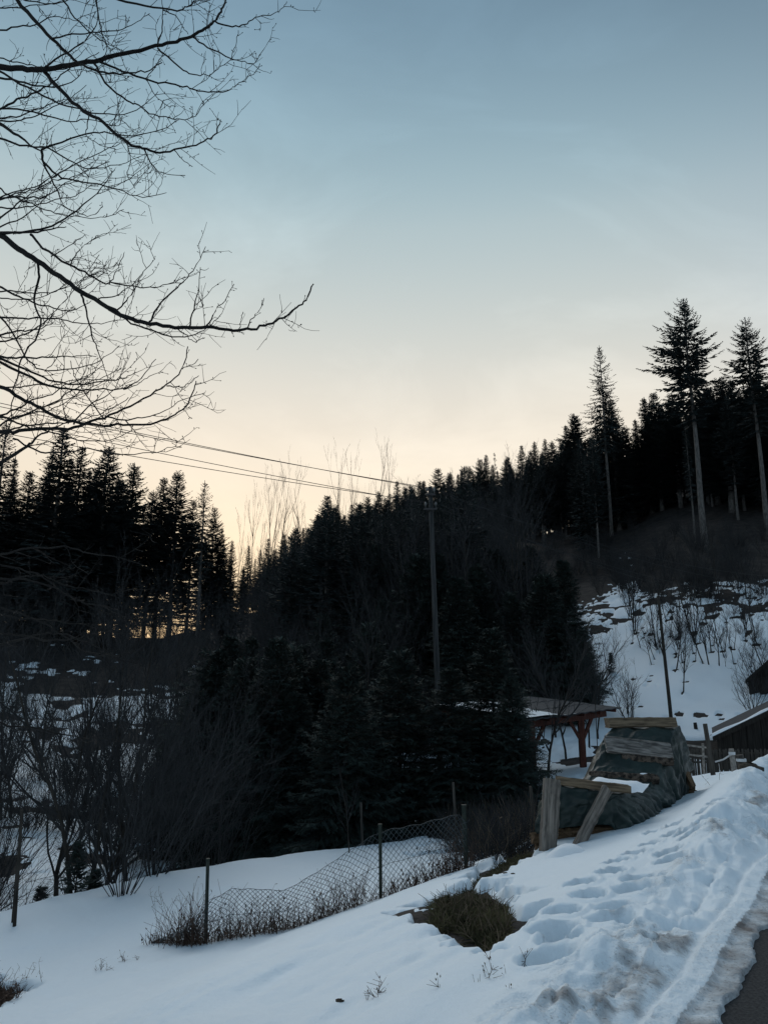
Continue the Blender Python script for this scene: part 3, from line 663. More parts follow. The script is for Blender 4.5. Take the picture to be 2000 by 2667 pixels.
for k in range(14):
    px = 960 + 520 * (k + R0.uniform(.2, .8)) / 14; r = R0.uniform(38, 60)
    plant(NEAR[k % 3], px, R0.uniform(1400, 1560), r, 'dark spruce on the lower hill behind the utility pole', 'spruces behind the pole', 'spruce_tree', width=R0.uniform(.95, 1.2))
tiny = conifer_proto(75, 'needles_near', 'bark_dark', h=2.0, cb=.03, R=.65, whorl=.17, nb=5, droop=.3, tw=.3)
p = hit(1592, 1752); k = .8; tiny.place('spruce_tree', (p.x, p.y, gz(p.x, p.y) - .02), .6, .6, 0, 'tiny young spruce alone on the open snow slope', 'tree')
for i, (px, py) in enumerate(((200, 2290), (110, 2300), (250, 2285))):
    p = at_r(px, py, 16 + i * .5); tiny.place('spruce_tree', (p.x, p.y, gz(p.x, p.y) - .05), .55, .45 + .1 * (i == 0), i, 'knee-high young conifer in the gully by the stakes', 'tree', 'young conifers in the gully')
# ---- stems on the snowy slope
for i, (p, s) in enumerate(SAPL):
    pr = R0.choice(SAP); k = s * R0.uniform(.35, 1.15)
    pr.place('sapling', (p.x, p.y, gz(p.x, p.y) - .05), k, k, R0.uniform(0, 6.28), 'leafless sapling in a melted ring on the snowy slope', 'sapling', 'saplings on the snowy slope')
for k in range(90):
    p = hit(R0.uniform(1430, 2010), R0.uniform(1395, 1560)) if k < 80 else hit(R0.uniform(1680, 2010), R0.uniform(1590, 1715)); pr = R0.choice(SHRUB + BARE2[:1]); q = (1.2 if pr in SHRUB else .4) * R0.uniform(.7, 1.4) * (1 if k < 80 else .6)
    pr.place('shrub', (p.x, p.y, gz(p.x, p.y) - .05), q, q, R0.uniform(0, 6.28), 'twiggy leafless bush on the brown upper slope', 'bush', 'bushes on the upper slope')
for px, py, s, lab in ((1640, 1868, 1.25, 'fan-shaped leafless bush behind the tall woodpile'), (1500, 1700, 1.5, 'bush at the edge of the open snow slope'), (1545, 1850, 1.3, 'thin bush beside the shelter roof end'), (1985, 1800, 1.5, 'thorny bush in front of the upper barn'), (1960, 1850, 1.1, 'bush between the two barn roofs')):
    p = hit(px, py); SHRUB[0].place('shrub', (p.x, p.y, gz(p.x, p.y) - .05), s, s, R0.uniform(0, 6), lab, 'bush')
for px, py, r, s in ((1425, 1995, 26, .55), (1475, 1990, 33, .6), (1450, 1985, 36, .6), (1535, 1980, 34, .55), (1560, 1980, 36, .5)):
    p = at_r(px, py, r); BARE[0].place('bare_tree', (p.x, p.y, gz(p.x, p.y) - .1), s, s, R0.uniform(0, 6), 'slim leafless tree seen through the open shelter', 'tree', 'slim trees behind the shelter')
# ---- thicket left of the field
for i, (px, py, r, s, pr) in enumerate(((195, 2260, 16.5, .62, BARE[0]), (230, 2250, 17.2, .66, BARE[1]), (268, 2240, 18, .70, BARE[2]), (300, 2230, 18.5, .62, BARE[0]), (150, 2260, 19, .68, BARE[1]), (330, 2220, 20, .72, BARE[2]))):
    p = at_r(px, py, r); pr.place('bare_tree', (p.x, p.y, gz(p.x, p.y) - .1), s, s, i * 1.3, 'dark upright leafless trunk in the gully thicket with meadow snow behind', 'tree', 'trunks of the gully thicket')
for i, (px, r, s, pr, lab) in enumerate(((385, 14.9, .55, WHIP[0], 'many-stemmed hazel bush fanning out from the snow at the field edge'), (450, 16.5, .75, WHIP[1], 'hazel clump with long whips behind the fanned bush'), (520, 18.5, .8, WHIP[0], 'tall whippy bush behind the first fence post'), (600, 20, .8, WHIP[1], 'whippy bush in the shade beside the spruces'),
        (60, 18, .8, WHIP[1], 'bushy stems at the outer end of the gully'), (-40, 17, .8, WHIP[0], 'bush at the far end of the gully'), (120, 24, .9, WHIP[0], 'bush on the meadow side of the gully'), (360, 25, .9, WHIP[1], 'bush before the snowy meadow'), (640, 28, 1., WHIP[0], 'leafless bush in front of the hill wood'), (760, 30, 1.1, WHIP[1], 'arching pale bush in the dark wood'))):
    x = r * (px - 1000) / 2050; y = math.sqrt(r * r - x * x)
    pr.place('shrub', (x, y, gz(x, y) - .05), s, s, i * 2.1, lab, 'bush')
for k in range(34):
    px = R0.uniform(-120, 470); r = R0.uniform(15.5, 44) ; x = r * (px - 1000) / 2080; y = math.sqrt(r * r - x * x)
    if float(beyond(np.array([x]), np.array([y]))[0]) < .6: continue
    q = R0.uniform(.5, 1.0) * (1 if r < 24 else 1.3)
    SHRUB[k % 2].place('shrub', (x, y, gz(x, y) - .1), q * 1.2, q, R0.uniform(0, 6), 'low dark bush in the gully below the meadow', 'bush', 'low bushes of the gully')
cnt = 0
for k in range(400):
    if cnt >= 64: break
    az = R0.uniform(-29, 2); r = R0.uniform(27, 47); x, y = r * math.sin(math.radians(az)), r * math.cos(math.radians(az)); g = gz(x, y); px, py = project(x, y, g)
    if 40 < px < 400 and R0.random() < .6: continue
    pr = R0.choice(BARE + BARE2); s = R0.uniform(.55, .95); lim = R0.uniform(1480, 1700); tx, ty = project(x, y, g + s * pr.h * 1.15)
    if ty < lim: s *= (py - lim) / (py - ty)
    if s < .2: continue
    pr.place('bare_tree', (x, y, g - .1), s, s, R0.uniform(0, 6.28), 'leafless tree along the stream below the meadow', 'tree', 'leafless trees along the stream'); cnt += 1
p = hit(912, 2222)
SAP[1].place('sapling', (p.x, p.y, gz(p.x, p.y) - .05), .5, .62, 1, 'young fruit sapling with bare trunk standing on the snow field', 'sapling')

# ------------------------------------------------------------------ big tree whose branches hang into the picture
def overhang():
    rs = random.Random(5); root = empty('overhanging_tree', (0, 0, 0)); tx, ty = -7.2, 8.2
    g = gz(tx, ty); root.location = (tx, ty, g); T = Vector((tx, ty, g))
    Z1 = lambda pts: [(x * .5425, y * .5425) for x, y in pts]
    Z2 = lambda pts: [(x * .5425, 550 + y * .5425) for x, y in pts]
    br = [ # photo polyline, depth, radius at the start (m)
     (Z1([(-60, 318), (0, 322), (110, 330), (210, 335), (330, 312), (450, 292), (600, 258), (750, 222), (850, 196), (920, 175), (985, 138), (1030, 100), (1060, 55), (1085, 0), (1100, -60)]), 7.6, .034, 1),
     (Z1([(214, 338), (300, 440), (400, 530), (500, 590), (610, 683), (690, 712), (750, 730), (840, 722), (940, 695), (1015, 660), (1045, 620), (1060, 575)]), 7.6, .020, 0),
     (Z1([(70, -20), (160, 85), (250, 185), (340, 270), (400, 315), (500, 350), (600, 352), (700, 340), (780, 300)]), 7.2, .020, 0),
     (Z1([(470, 290), (560, 330), (690, 375), (820, 405), (900, 418), (970, 440), (1090, 435), (1130, 410), (1215, 355), (1248, 305)]), 7.6, .012, 0),
     (Z1([(455, 305), (510, 400), (610, 480), (665, 505), (740, 550), (860, 572), (940, 560), (980, 490)]), 7.55, .011, 0),
     (Z1([(755, 232), (860, 320), (930, 355), (1000, 358), (1060, 325), (1110, 285)]), 7.6, .009, 0),
     (Z1([(925, 175), (1000, 230), (1110, 280), (1160, 295), (1220, 303), (1245, 265)]), 7.6, .009, 0),
     (Z1([(1030, 100), (1120, 128), (1175, 118), (1225, 85), (1300, 70), (1350, 45), (1378, 8)]), 7.6, .009, 0),
     (Z1([(750, 220), (778, 150), (782, 60), (780, -20)]), 7.6, .010, 0),
     (Z1([(540, -10), (700, 30), (850, 45), (900, 30), (940, 5), (1000, 0)]), 7.2, .012, 0),
     (Z1([(780, 45), (860, 95), (905, 165)]), 7.5, .007, 0),
     (Z1([(-60, 550), (0, 590), (90, 655), (200, 725)]), 7.9, .026, 1),
     (Z1([(200, 725), (210, 780), (250, 860), (290, 945), (300, 985)]), 7.9, .015, 0),
     (Z1([(200, 722), (270, 690), (410, 645), (500, 635), (640, 650), (780, 620), (860, 575)]), 7.9, .012, 0),
     (Z1([(212, 780), (270, 835), (320, 860), (440, 880), (560, 905), (690, 948), (800, 925)]), 7.9, .012, 0),
     (Z1([(-50, 365), (60, 385), (180, 410), (280, 415), (360, 385), (400, 340)]), 7.0, .012, 1),
     (Z1([(-50, 310), (100, 400), (250, 480), (400, 525), (560, 550), (680, 515), (760, 440)]), 8.2, .013, 1),
     (Z1([(-40, 1118), (140, 1110), (250, 1080), (370, 1010), (490, 900), (540, 820)]), 7.8, .014, 1),
     (Z1([(250, 850), (400, 770), (560, 700), (620, 685)]), 7.8, .008, 0),
     (Z1([(-40, 170), (60, 130), (170, 120), (240, 85), (330, 88), (400, 110)]), 7.4, .010, 1),
     (Z1([(250, 185), (350, 165), (470, 155), (590, 140), (660, 105), (720, 65)]), 7.2, .009, 0),
     (Z1([(215, 320), (330, 250), (440, 165), (470, 80), (460, -10)]), 7.5, .010, 0),
     (Z1([(300, 0), (360, 80), (440, 160), (500, 200), (580, 240)]), 7.4, .009, 0),
     (Z1([(460, -10), (485, 130), (515, 240), (460, 300)]), 7.5, .009, 0),
     (Z1([(-40, 520), (130, 530), (240, 560), (350, 585), (430, 570), (560, 605), (585, 570)]), 8.3, .011, 1),
     (Z1([(-40, 650), (100, 695), (230, 712), (330, 770), (440, 810), (570, 790), (700, 740)]), 8.1, .012, 1),
     (Z1([(-40, 960), (100, 950), (220, 940), (320, 880), (400, 830)]), 8.0, .011, 1),
     (Z1([(-40, 1090), (60, 1000), (150, 930), (250, 880)]), 7.9, .011, 1),
     (Z1([(430, 540), (425, 600), (415, 650), (480, 690), (560, 720)]), 7.7, .007, 0),
     (Z1([(610, 685), (630, 760), (615, 830), (650, 905)]), 7.6, .006, 0), (Z1([(690, 712), (740, 800), (800, 840), (890, 842)]), 7.6, .007, 0), (Z1([(840, 724), (890, 775), (925, 800)]), 7.6, .005, 0),
     (Z1([(700, 378), (750, 460), (800, 505), (845, 512)]), 7.6, .005, 0), (Z1([(1110, 282), (1130, 220), (1145, 145)]), 7.6, .005, 0), (Z1([(700, 378), (740, 330), (775, 285)]), 7.6, .006, 0),
     (Z1([(-30, 1100), (80, 1060), (180, 990), (230, 930)]), 8.1, .010, 1), (Z1([(300, 985), (370, 1020), (440, 1035), (495, 990)]), 7.9, .007, 0),
     (Z2([(-60, 70), (0, 112), (90, 180), (180, 240), (290, 315), (390, 385), (520, 460), (640, 520), (720, 540), (850, 558), (1000, 558), (1100, 568), (1190, 570), (1270, 550), (1345, 520), (1420, 465), (1470, 425), (1505, 350)]), 7.5, .030, 1),
     (Z2([(150, 112), (210, 175), (330, 255), (430, 305), (510, 345), (610, 355), (700, 368), (790, 355), (885, 340)]), 7.5, .013, 0),
     (Z2([(-60, 105), (0, 105), (150, 103), (250, 85), (320, 75)]), 7.5, .016, 1),
     (Z2([(720, 535), (760, 460), (850, 365), (900, 320), (950, 250), (988, 170)]), 7.5, .010, 0), (Z2([(910, 555), (930, 470), (950, 380), (963, 270)]), 7.5, .009, 0),
     (Z2([(995, 557), (1020, 500), (1080, 425), (1125, 350)]), 7.5, .008, 0), (Z2([(1185, 570), (1210, 520), (1250, 470), (1268, 418)]), 7.5, .007, 0), (Z2([(1145, 570), (1155, 530), (1168, 490)]), 7.5, .005, 0),
     (Z2([(850, 560), (900, 605), (940, 627), (985, 608)]), 7.5, .006, 0), (Z2([(470, 430), (600, 520), (730, 575), (860, 605), (960, 580), (1030, 530), (1058, 505)]), 7.45, .010, 0),
     (Z2([(390, 390), (410, 460), (435, 560), (460, 640), (490, 720), (525, 825)]), 7.5, .011, 0), (Z2([(560, 478), (610, 430), (650, 370), (690, 290), (745, 230)]), 7.5, .008, 0),
     (Z2([(525, 347), (560, 290), (597, 200)]), 7.5, .006, 0), (Z2([(340, 260), (370, 200), (430, 150), (475, 115)]), 7.5, .007, 0), (Z2([(385, 380), (440, 345), (505, 290)]), 7.5, .006, 0), (Z2([(250, 215), (330, 170), (408, 115)]), 7.5, .006, 0), (Z2([(435, 300), (460, 265), (485, 240)]), 7.5, .005, 0), (Z2([(470, 418), (560, 400), (620, 365), (690, 295)]), 7.5, .007, 0),
     (Z2([(-40, 345), (70, 400), (160, 440), (260, 465), (340, 478), (440, 430)]), 7.9, .012, 1),
     (Z2([(-40, 690), (90, 745), (210, 795), (330, 830), (500, 820), (600, 800), (650, 775)]), 7.7, .013, 1), (Z2([(-40, 700), (150, 800), (260, 845), (370, 858), (470, 855), (590, 855), (680, 800), (750, 710)]), 7.8, .014, 1),
     (Z2([(-60, 800), (0, 840), (100, 895), (200, 950), (320, 1005), (450, 1025), (560, 1025), (720, 1020), (820, 990), (890, 940), (925, 870), (942, 815)]), 7.6, .020, 1),
     (Z2([(-40, 1062), (50, 1060), (150, 1048), (330, 1045), (440, 1010), (560, 965), (690, 900), (800, 835), (870, 760), (903, 650)]), 7.5, .019, 1),
     (Z2([(500, 985), (590, 1000), (690, 990), (790, 960), (880, 905), (985, 872)]), 7.5, .008, 0), (Z2([(800, 838), (870, 845), (920, 820), (955, 790)]), 7.5, .006, 0), (Z2([(870, 760), (910, 745), (953, 710)]), 7.5, .005, 0),
     (Z2([(180, 245), (190, 320), (165, 430), (200, 550), (120, 690), (80, 800), (60, 920), (45, 1050), (20, 1120)]), 7.7, .013, 0), (Z2([(200, 555), (230, 520), (258, 475)]), 7.7, .006, 0),
     (Z2([(-20, 1220), (100, 1150), (160, 1110), (220, 1060), (330, 1010)]), 7.4, .018, 1), (Z2([(60, 1090), (190, 1155), (300, 1160), (420, 1140), (570, 1168), (720, 1160), (830, 1135), (850, 1100)]), 7.6, .009, 0),
     (Z2([(-40, 460), (50, 560), (120, 690), (200, 760), (350, 755), (480, 720), (575, 645)]), 7.9, .011, 1), (Z2([(320, 1005), (305, 940), (300, 845)]), 7.6, .007, 0), (Z2([(505, 1000), (430, 900), (360, 790), (340, 718)]), 7.6, .007, 0), (Z2([(200, 945), (330, 900), (430, 870)]), 7.7, .006, 0),
     (Z2([(350, 1020), (450, 920), (540, 870), (580, 780)]), 7.5, .008, 0), (Z2([(-30, 960), (120, 1030), (240, 1060), (420, 1105), (560, 1090), (640, 1050)]), 7.8, .010, 1), (Z2([(210, 770), (260, 730), (295, 640)]), 7.9, .006, 0), (Z2([(380, 830), (420, 800), (460, 775)]), 7.7, .005, 0), (Z2([(590, 855), (660, 830), (720, 790)]), 7.8, .006, 0),
    ]
    for k in range(9):    # low boughs in front of the dark ridge
        y0 = rs.uniform(1350, 1900); pts = [(-60, y0)]; a = rs.uniform(-.5, .5)
        for j in range(7): a = a * .8 + rs.uniform(-.35, .2); pts.append((pts[-1][0] + 55 * rs.uniform(.7, 1.3), pts[-1][1] - 55 * math.sin(a)))
        br.append((pts, 7.6 + rs.uniform(-.5, .8), .011, 1))
    for k in range(22):   # finer growth near the trunk side
        y0 = rs.uniform(-40, 1150); a = rs.uniform(-.9, .3); pts = [(-60, y0)]; n = rs.randint(4, 8)
        for j in range(n): a = a * .85 + rs.uniform(-.15, .38); pts.append((pts[-1][0] + 52 * math.cos(a), pts[-1][1] - 52 * math.sin(a)))
        br.append((pts, 7.6 + rs.uniform(-.6, .8), rs.uniform(.008, .013), 1))
    tb = MB(); tr = .19
    tb.tube([Vector((0, 0, -.4)), Vector((0, 0, .2)), Vector((.1, 0, 2)), Vector((.05, .1, 4.5)), Vector((-.15, .0, 7.5)), Vector((0, -.1, 11)), Vector((.1, 0, 14))], [.34, .25, .21, .18, .15, .09, .02], 10)
    trunk_at = lambda z: Vector((np.interp(z, [0, 2, 4.5, 7.5, 11, 14], [0, .1, .05, -.15, 0, .1]), 0, z))
    tb.build('trunk', M['bark_dark'], root, True)
    mat_far = M['twig_black']
    fine = MB(); nb = 0
    def side_twigs(pts, rad, lvl, dens):
        L = sum((pts[i + 1] - pts[i]).length for i in range(len(pts) - 1)); n = int(L * dens)
        for k in range(n):
            t = rs.uniform(.12, .99) * (len(pts) - 1); i = min(len(pts) - 2, int(t)); q = pts[i].lerp(pts[i + 1], t - i); d = (pts[i + 1] - pts[i]).normalized()
            side = Vector((rs.gauss(0, 1), rs.gauss(0, .8), rs.gauss(.15, 1))); side = (side - d * side.dot(d)).normalized()
            dd = (d * rs.uniform(.35, .9) + side * .8).normalized(); l = (rs.uniform(.12, .55) if rs.random() < .55 else rs.uniform(.02, .07)) * (1 if lvl == 0 else .45)
            m = 5 if l > .1 else 2; tp = [q]; r0 = (.0042 if l > .1 else .0042) * (1 if lvl == 0 else .8)
            for j in range(m):
                dd = (dd + Vector((rs.gauss(0, .16), rs.gauss(0, .16), rs.gauss(.07, .16)))).normalized(); tp.append(tp[-1] + dd * (l / m))
            fine.tube(tp, [max(.0022, r0 * (1 - .5 * j / m)) for j in range(m + 1)], 3, False)
            if l < .1: fine.tube([tp[-1], tp[-1] + dd * .014], [.0062, .004], 3)
            if l > .18 and lvl == 0: side_twigs(tp, r0, 1, 11)
    for pts, dep, r, start in br:
        n = len(pts); P = [at(x, y, dep + .25 * math.sin(i * .8 + dep * 40) * (i / n)) - T for i, (x, y) in enumerate(pts)]
        # smooth
        Q = []
        for i in range(n - 1):
            p0, p1, p2, p3 = P[max(i - 1, 0)], P[i], P[i + 1], P[min(i + 2, n - 1)]
            for j in range(4):
                t = j / 4; Q.append(.5 * ((2 * p1) + (p2 - p0) * t + (2 * p0 - 5 * p1 + 4 * p2 - p3) * t * t + (3 * p1 - p0 - 3 * p2 + p3) * t ** 3) + Vector((rs.gauss(0, .006), rs.gauss(0, .006), rs.gauss(0, .006))))
        Q.append(P[-1]); m = len(Q)
        rad = [max(.0038, r * 1.18 * (1 - .80 * (i / m) ** .8)) for i in range(m)]
        b = MB()
        if start:
            c = trunk_at(max(1.5, P[0].z - .9)); mid = c.lerp(P[0], .5) + Vector((0, 0, .12)); b.tube([c, c.lerp(mid, .5), mid, mid.lerp(P[0], .5), P[0]], [r * 1.8, r * 1.6, r * 1.4, r * 1.2, r], 6, False)
        b.tube(Q, rad, 6, True)
        b.build('branch', mat_far, root, True)
        side_twigs(Q, rad, 0, 7.5)
    tag(fine.build('twigs', mat_far, root), kind='stuff')
    tag(root, 'large leafless tree beside the field, its branches hanging across the sky', 'tree')
overhang()

# ------------------------------------------------------------------ utility poles and lines
def pole(bx, tx, ty, y, r, label, arms=True):
    top = at(tx, ty, y); b = at(bx, 1800, y); g = gz(b.x, b.y); base = Vector((b.x + (b.x - top.x) * .2, y, g))
    root = empty('utility_pole', base); tag(root, label, 'pole')
    mb = MB(); n = 8; d = top - base
    mb.tube([d * (i / n) + Vector((0, 0, -.4 if i == 0 else 0)) for i in range(n + 1)], [r * (1.12 - .3 * i / n) for i in range(n + 1)], 12); mb.build('shaft', M['pole' if arms else 'bark_dark'], root, True)
    pins = []
    if arms:
        for k, (dz, ln) in enumerate(((.35, .20), (.95, .26))):
            m = MB(); c = d - Vector((0, 0, dz)); m.box((c.x - ln, c.y - r - .07, c.z - .04), (c.x + ln, c.y - r * .85, c.z + .04)); a = m.build('crossarm', M['iron'], root)
            m = MB(); m.tube([c + Vector((0, 0, .06)), c + Vector((0, 0, -.06))], r * 1.06, 12); m.build('clamp', M['iron'], root)
            for sx in (-1, 1):
                q = c + Vector((sx * (ln - .06), -r - .04, .04)); m = MB(); m.tube([q, q + Vector((0, 0, .10)), q + Vector((0, 0, .12)), q + Vector((0, 0, .2)), q + Vector((0, 0, .25))], [.018, .018, .055, .05, .02], 8)
                m.build('insulator', M['insulator'], root, True); pins.append(base + q + Vector((0, 0, .2)))
    return root, base, top, pins
rt, pb, ptop, pins = pole(1143, 1120, 1268, 30.0, .105, 'weathered wooden utility pole with insulators rising out of the spruces')
pole(1740, 1713, 1552, 40.0, .085, 'thin wooden pole on the snow slope behind the tall woodpile', False)
ends_l = [(282, 1111), (282, 1117), (282, 1152), (293, 1179)]
def wire(a, b, sag, label, group, r=.012):
    mb = MB(); pts = []
    for i in range(25):
        t = i / 24; p = a.lerp(b, t); p.z -= sag * 4 * t * (1 - t); pts.append(p)
    mb.tube(pts, r, 4); tag(mb.build('power_line', M['cable']), label, 'cable', group)
fa = [pins[1], pins[0], pins[3], pins[2]]
for pin, (ex, ey), lab in zip((pins[0], pins[1], pins[2], pins[3]), ends_l, ('uppermost power line left of the utility pole', 'second power line, close under the uppermost one', 'third power line from the top, left of the pole', 'lowest power line left of the utility pole')):
    m = at(ex, ey, 24.5) + Vector((0, 0, .34)); far = pin + (m - pin) * 2.4
    wire(pin, far, .35, lab, None)
for pin, (ex, ey) in zip(pins, ((2150, 1500), (2150, 1530), (2150, 1560), (2150, 1590))):
    wire(pin, at(ex, ey, 62), 1.2, 'thin power line crossing in front of the dark hill beyond the pole', 'power lines beyond the pole', .009)

# ------------------------------------------------------------------ wire fence and weeds
FP = [hit(537, 2460), hit(992, 2338), hit(1215, 2262)]
F0 = hit(395, 2452)
fence = empty('chain_link_fence', (FP[1].x, FP[1].y, gz(FP[1].x, FP[1].y))); FO = fence.location.copy()
tag(fence, 'sagging rusty chain-link fence on dark metal posts across the snow', 'fence')
def fpost(px, ytop, p, r=.024):
    t = at(px, ytop, p.y); z = gz(p.x, p.y); m = MB(); b = Vector((p.x, p.y, z - .25)) - FO; tp = t - FO
    m.tube([b, b.lerp(tp, .5), tp], r, 8); o = m.build('post', M['post_green'], fence); m = MB(); m.tube([tp, tp + Vector((0, 0, .02))], r * 1.2, 8); m.build('post_cap', M['post_green'], o); return o
fpost(542, 2240, FP[0]); fpost(990, 2150, FP[1]); fpost(1208, 2100, FP[2], .03)
path = [F0, FP[0], FP[1], FP[2]]; cum = [0]
for i in range(3): cum.append(cum[-1] + (path[i + 1] - path[i]).to_2d().length)
tops = [(0, .04), (cum[1] * .55, .22), (cum[1], .58), (cum[1] + .3, .66), (cum[1] + (cum[2] - cum[1]) * .45, .50), (cum[1] + (cum[2] - cum[1]) * .7, .62), (cum[2], .86), (cum[2] + .7, .78), (cum[3], .72)]
def fpos(a, h):
    x = float(np.interp(a, cum, [p.x for p in path])); y = float(np.interp(a, cum, [p.y for p in path]))
    top = float(np.interp(a, [t[0] for t in tops], [t[1] for t in tops])) * (1 + .012 * math.sin(a * 23))
    lean = .10 * math.sin(a * 1.9) * h
    return Vector((x + lean * .5, y - lean, gzc(x, y) - .03 + top * h)) - FO
_c = {}
def gzc(x, y):
    k = (round(x, 2), round(y, 2))
    if k not in _c: _c[k] = gz(*k)
    return _c[k]
mb = MB(); cell = .072; LT = cum[-1]; nh = 10
for k in range(-nh, int(LT / cell) + 1):
    for sg in (1, -1):
        pts = []
        for j in range(nh + 1):
            a = k * cell + (j if sg > 0 else nh - j) * cell
            if 0 <= a <= LT: pts.append(fpos(a, j / nh) + Vector((0, .004 * sg, 0)))
        if len(pts) > 1: mb.tube(pts, .0032, 3, False)
mb.build('wire_mesh', M['wire'], fence)
mb = MB(); mb.tube([fpos(LT * i / 90, 1.0) for i in range(6, 91)], .0032, 4, False); mb.build('tension_wire', M['wire'], fence)
mb = MB(); mb.tube([fpos(LT * i / 90, .5) + Vector((0, -.006, 0)) for i in range(14, 91)], .0028, 4, False); mb.build('tension_wire', M['wire'], fence)
def blades(name, spots, n, hmin, hmax, material, label, seed, spread=.12, curl=.5, thick=.004, heads=.2, earth=False):
    rs = random.Random(seed); mb = MB()
    for k in range(n):
        x, y, sc = spots(rs); h = rs.uniform(hmin, hmax) * sc; a = rs.uniform(0, 6.28); l = rs.gauss(0, curl)
        p = Vector((x, y, (float(earth_z(np.array([x]), np.array([y]))[0]) if earth else gzc(x, y)) - .01)); d = Vector((math.cos(a) * l, math.sin(a) * l, 1)).normalized(); pts = [p]
        for j in range(3): d = (d + Vector((rs.gauss(0, .22), rs.gauss(0, .22), rs.gauss(-.10, .12)))).normalized(); pts.append(pts[-1] + d * (h / 3))
        mb.tube(pts, [thick, thick * .8, thick * .6, thick * .4], 3, False)
        for j in (1, 2, 3):
            if rs.random() < heads:
                w = rs.uniform(.012, .035); s = Vector((rs.gauss(0, 1), rs.gauss(0, 1), rs.gauss(0, 1))).normalized(); mb.diamond(pts[j], s, s.cross(UP).normalized(), w * 1.8, w)
    return tag(mb.build(name, material), label, None, None, 'stuff')
def along_fence(rs):
    L2 = cum[2] - cum[1]
    c, w, hgt = rs.choice([(cum[1] * .72, .17, 1.25), (cum[1] * .72, .17, 1.25), (cum[1] * .35, .3, .45), (cum[1] + .42, .14, 1.0), (cum[1] + .9, .2, 1.05), (cum[1] + L2 * .55, .3, .75), (cum[1] + L2 * .78, .18, 1.1), (cum[2] + .3, .3, .55), (cum[2] + .8, .4, .7), (LT * .97, .2, 1.0), (cum[1] + L2 * .3, .9, .35)])
    a = min(max(rs.gauss(c, w), 0), LT)
    x = float(np.interp(a, cum, [p.x for p in path])); y = float(np.interp(a, cum, [p.y for p in path]))
    return x + rs.gauss(0, .05), y + rs.gauss(0, .07), hgt * rs.uniform(.5, 1.1)
blades('dry_weeds', along_fence, 1250, .22, .66, M['weed'], 'brown withered weeds grown into the foot of the wire fence', 3, curl=.35)
def in_poly(P):
    xs = [p[0] for p in P]; ys = [p[1] for p in P]
    g = np.random.default_rng(3); X = g.uniform(min(xs), max(xs), 60000); Y = g.uniform(min(ys), max(ys), 60000); k = poly_sd(P, X, Y) > .02
    pts = iter(np.stack([X[k], Y[k]], -1).tolist())
    def f(rs):
        x, y = next(pts); return x, y, 1.0
    return f
blades('grass_patch', in_poly(PATCH[0]), 7000, .04, .11, M['grass_green'], 'matted olive grass in the melted patch beside the footprints', 4, curl=3.5, heads=.0, thick=.006, earth=True)
blades('grass_patch', in_poly(PATCH[1]), 1200, .04, .11, M['grass_green'], 'strip of dull grass along the melted edge below the woodpile', 6, curl=3.0, heads=.0, thick=.006, earth=True)
blades('straw', in_poly(PATCH[0]), 900, .06, .22, M['grass_dry'], 'pale straw scattered over the melted grass patch', 5, curl=4, heads=.0, thick=.004, earth=True)
blades('bramble_thicket', in_poly(PATCH[2]), 3600, .3, 1.1, M['twig'], 'tangled brown brambles beside the low woodpile', 7, curl=.8, heads=.06, thick=.005)
blades('dry_grass', in_poly(PATCH[2]), 900, .4, 1.0, M['grass_dry'], 'pale dead grass standing among the brambles', 8, curl=.4, heads=.02, thick=.0035)
blades('dead_grass', in_poly(PATCH[3]), 1600, .06, .2, M['weed'], 'dead brown turf where the snow has melted at the foot of the slope', 9, curl=1.1)
def sprig(px, py, n, h, label, seed, sp=.10, material='weed', r=.0032):
    p = hit(px, py); rs = random.Random(seed); mb = MB(); root = Vector((p.x, p.y, gz(p.x, p.y)))
    for k in range(n):
        d = Vector((rs.gauss(0, .35), rs.gauss(0, .35), 1)).normalized(); q = Vector((rs.gauss(0, sp), rs.gauss(0, sp * .6), -.05)); pts = [q]; mb.tube([Vector((0, 0, -.09)), q], r, 4, False); l = h * rs.uniform(.5, 1)
        for j in range(5): d = (d + Vector((rs.gauss(0, .15), rs.gauss(0, .15), rs.gauss(-.03, .1)))).normalized(); pts.append(pts[-1] + d * (l / 5))
        mb.tube(pts, [r * (1 - .12 * j) for j in range(6)], 4, False)
        for j in range(2, 6):
            for u in range(2):
                s = Vector((rs.gauss(0, 1), rs.gauss(0, 1), rs.gauss(.4, 1))).normalized(); mb.tube([pts[j], pts[j] + s * rs.uniform(.03, .09)], [r * .5, r * .3], 3, False)
                if rs.random() < .5: mb.diamond(pts[j] + s * .06, s, s.cross(UP).normalized(), .018, .009)
    o = mb.build('dry_plant', M[material]); o.location = root; tag(o, label, 'plant')
sprig(25, 2560, 12, .55, 'withered branching plant standing in the melted turf patch', 1, .22)
sprig(262, 2520, 4, .2, 'small withered sprig alone on the smooth snow slope', 2, .03)
sprig(315, 2500, 5, .18, 'withered sprig at the low end of the fallen fence', 22, .05)
sprig(405, 2440, 2, .75, 'single long dead stalk by the low end of the fence', 3, .02)
sprig(1310, 2505, 3, .11, 'plantain stalks poking through the snow below the footprints', 4, .12)
sprig(1275, 2550, 7, .06, 'short grass tuft in a crack of the snow crust', 5, .14, 'grass_green')
sprig(975, 2590, 6, .12, 'low twiggy sprig in the open snow of the slope', 6, .05)
sprig(430, 2360, 4, .4, 'thin stalks beside the hazel bush', 8, .08)
sprig(1850, 2045, 1, .55, 'short bare stick in the snow beside the leaning posts', 9, .01); sprig(1875, 2040, 1, .6, 'second bare stick in the snow before the short posts', 10, .01)
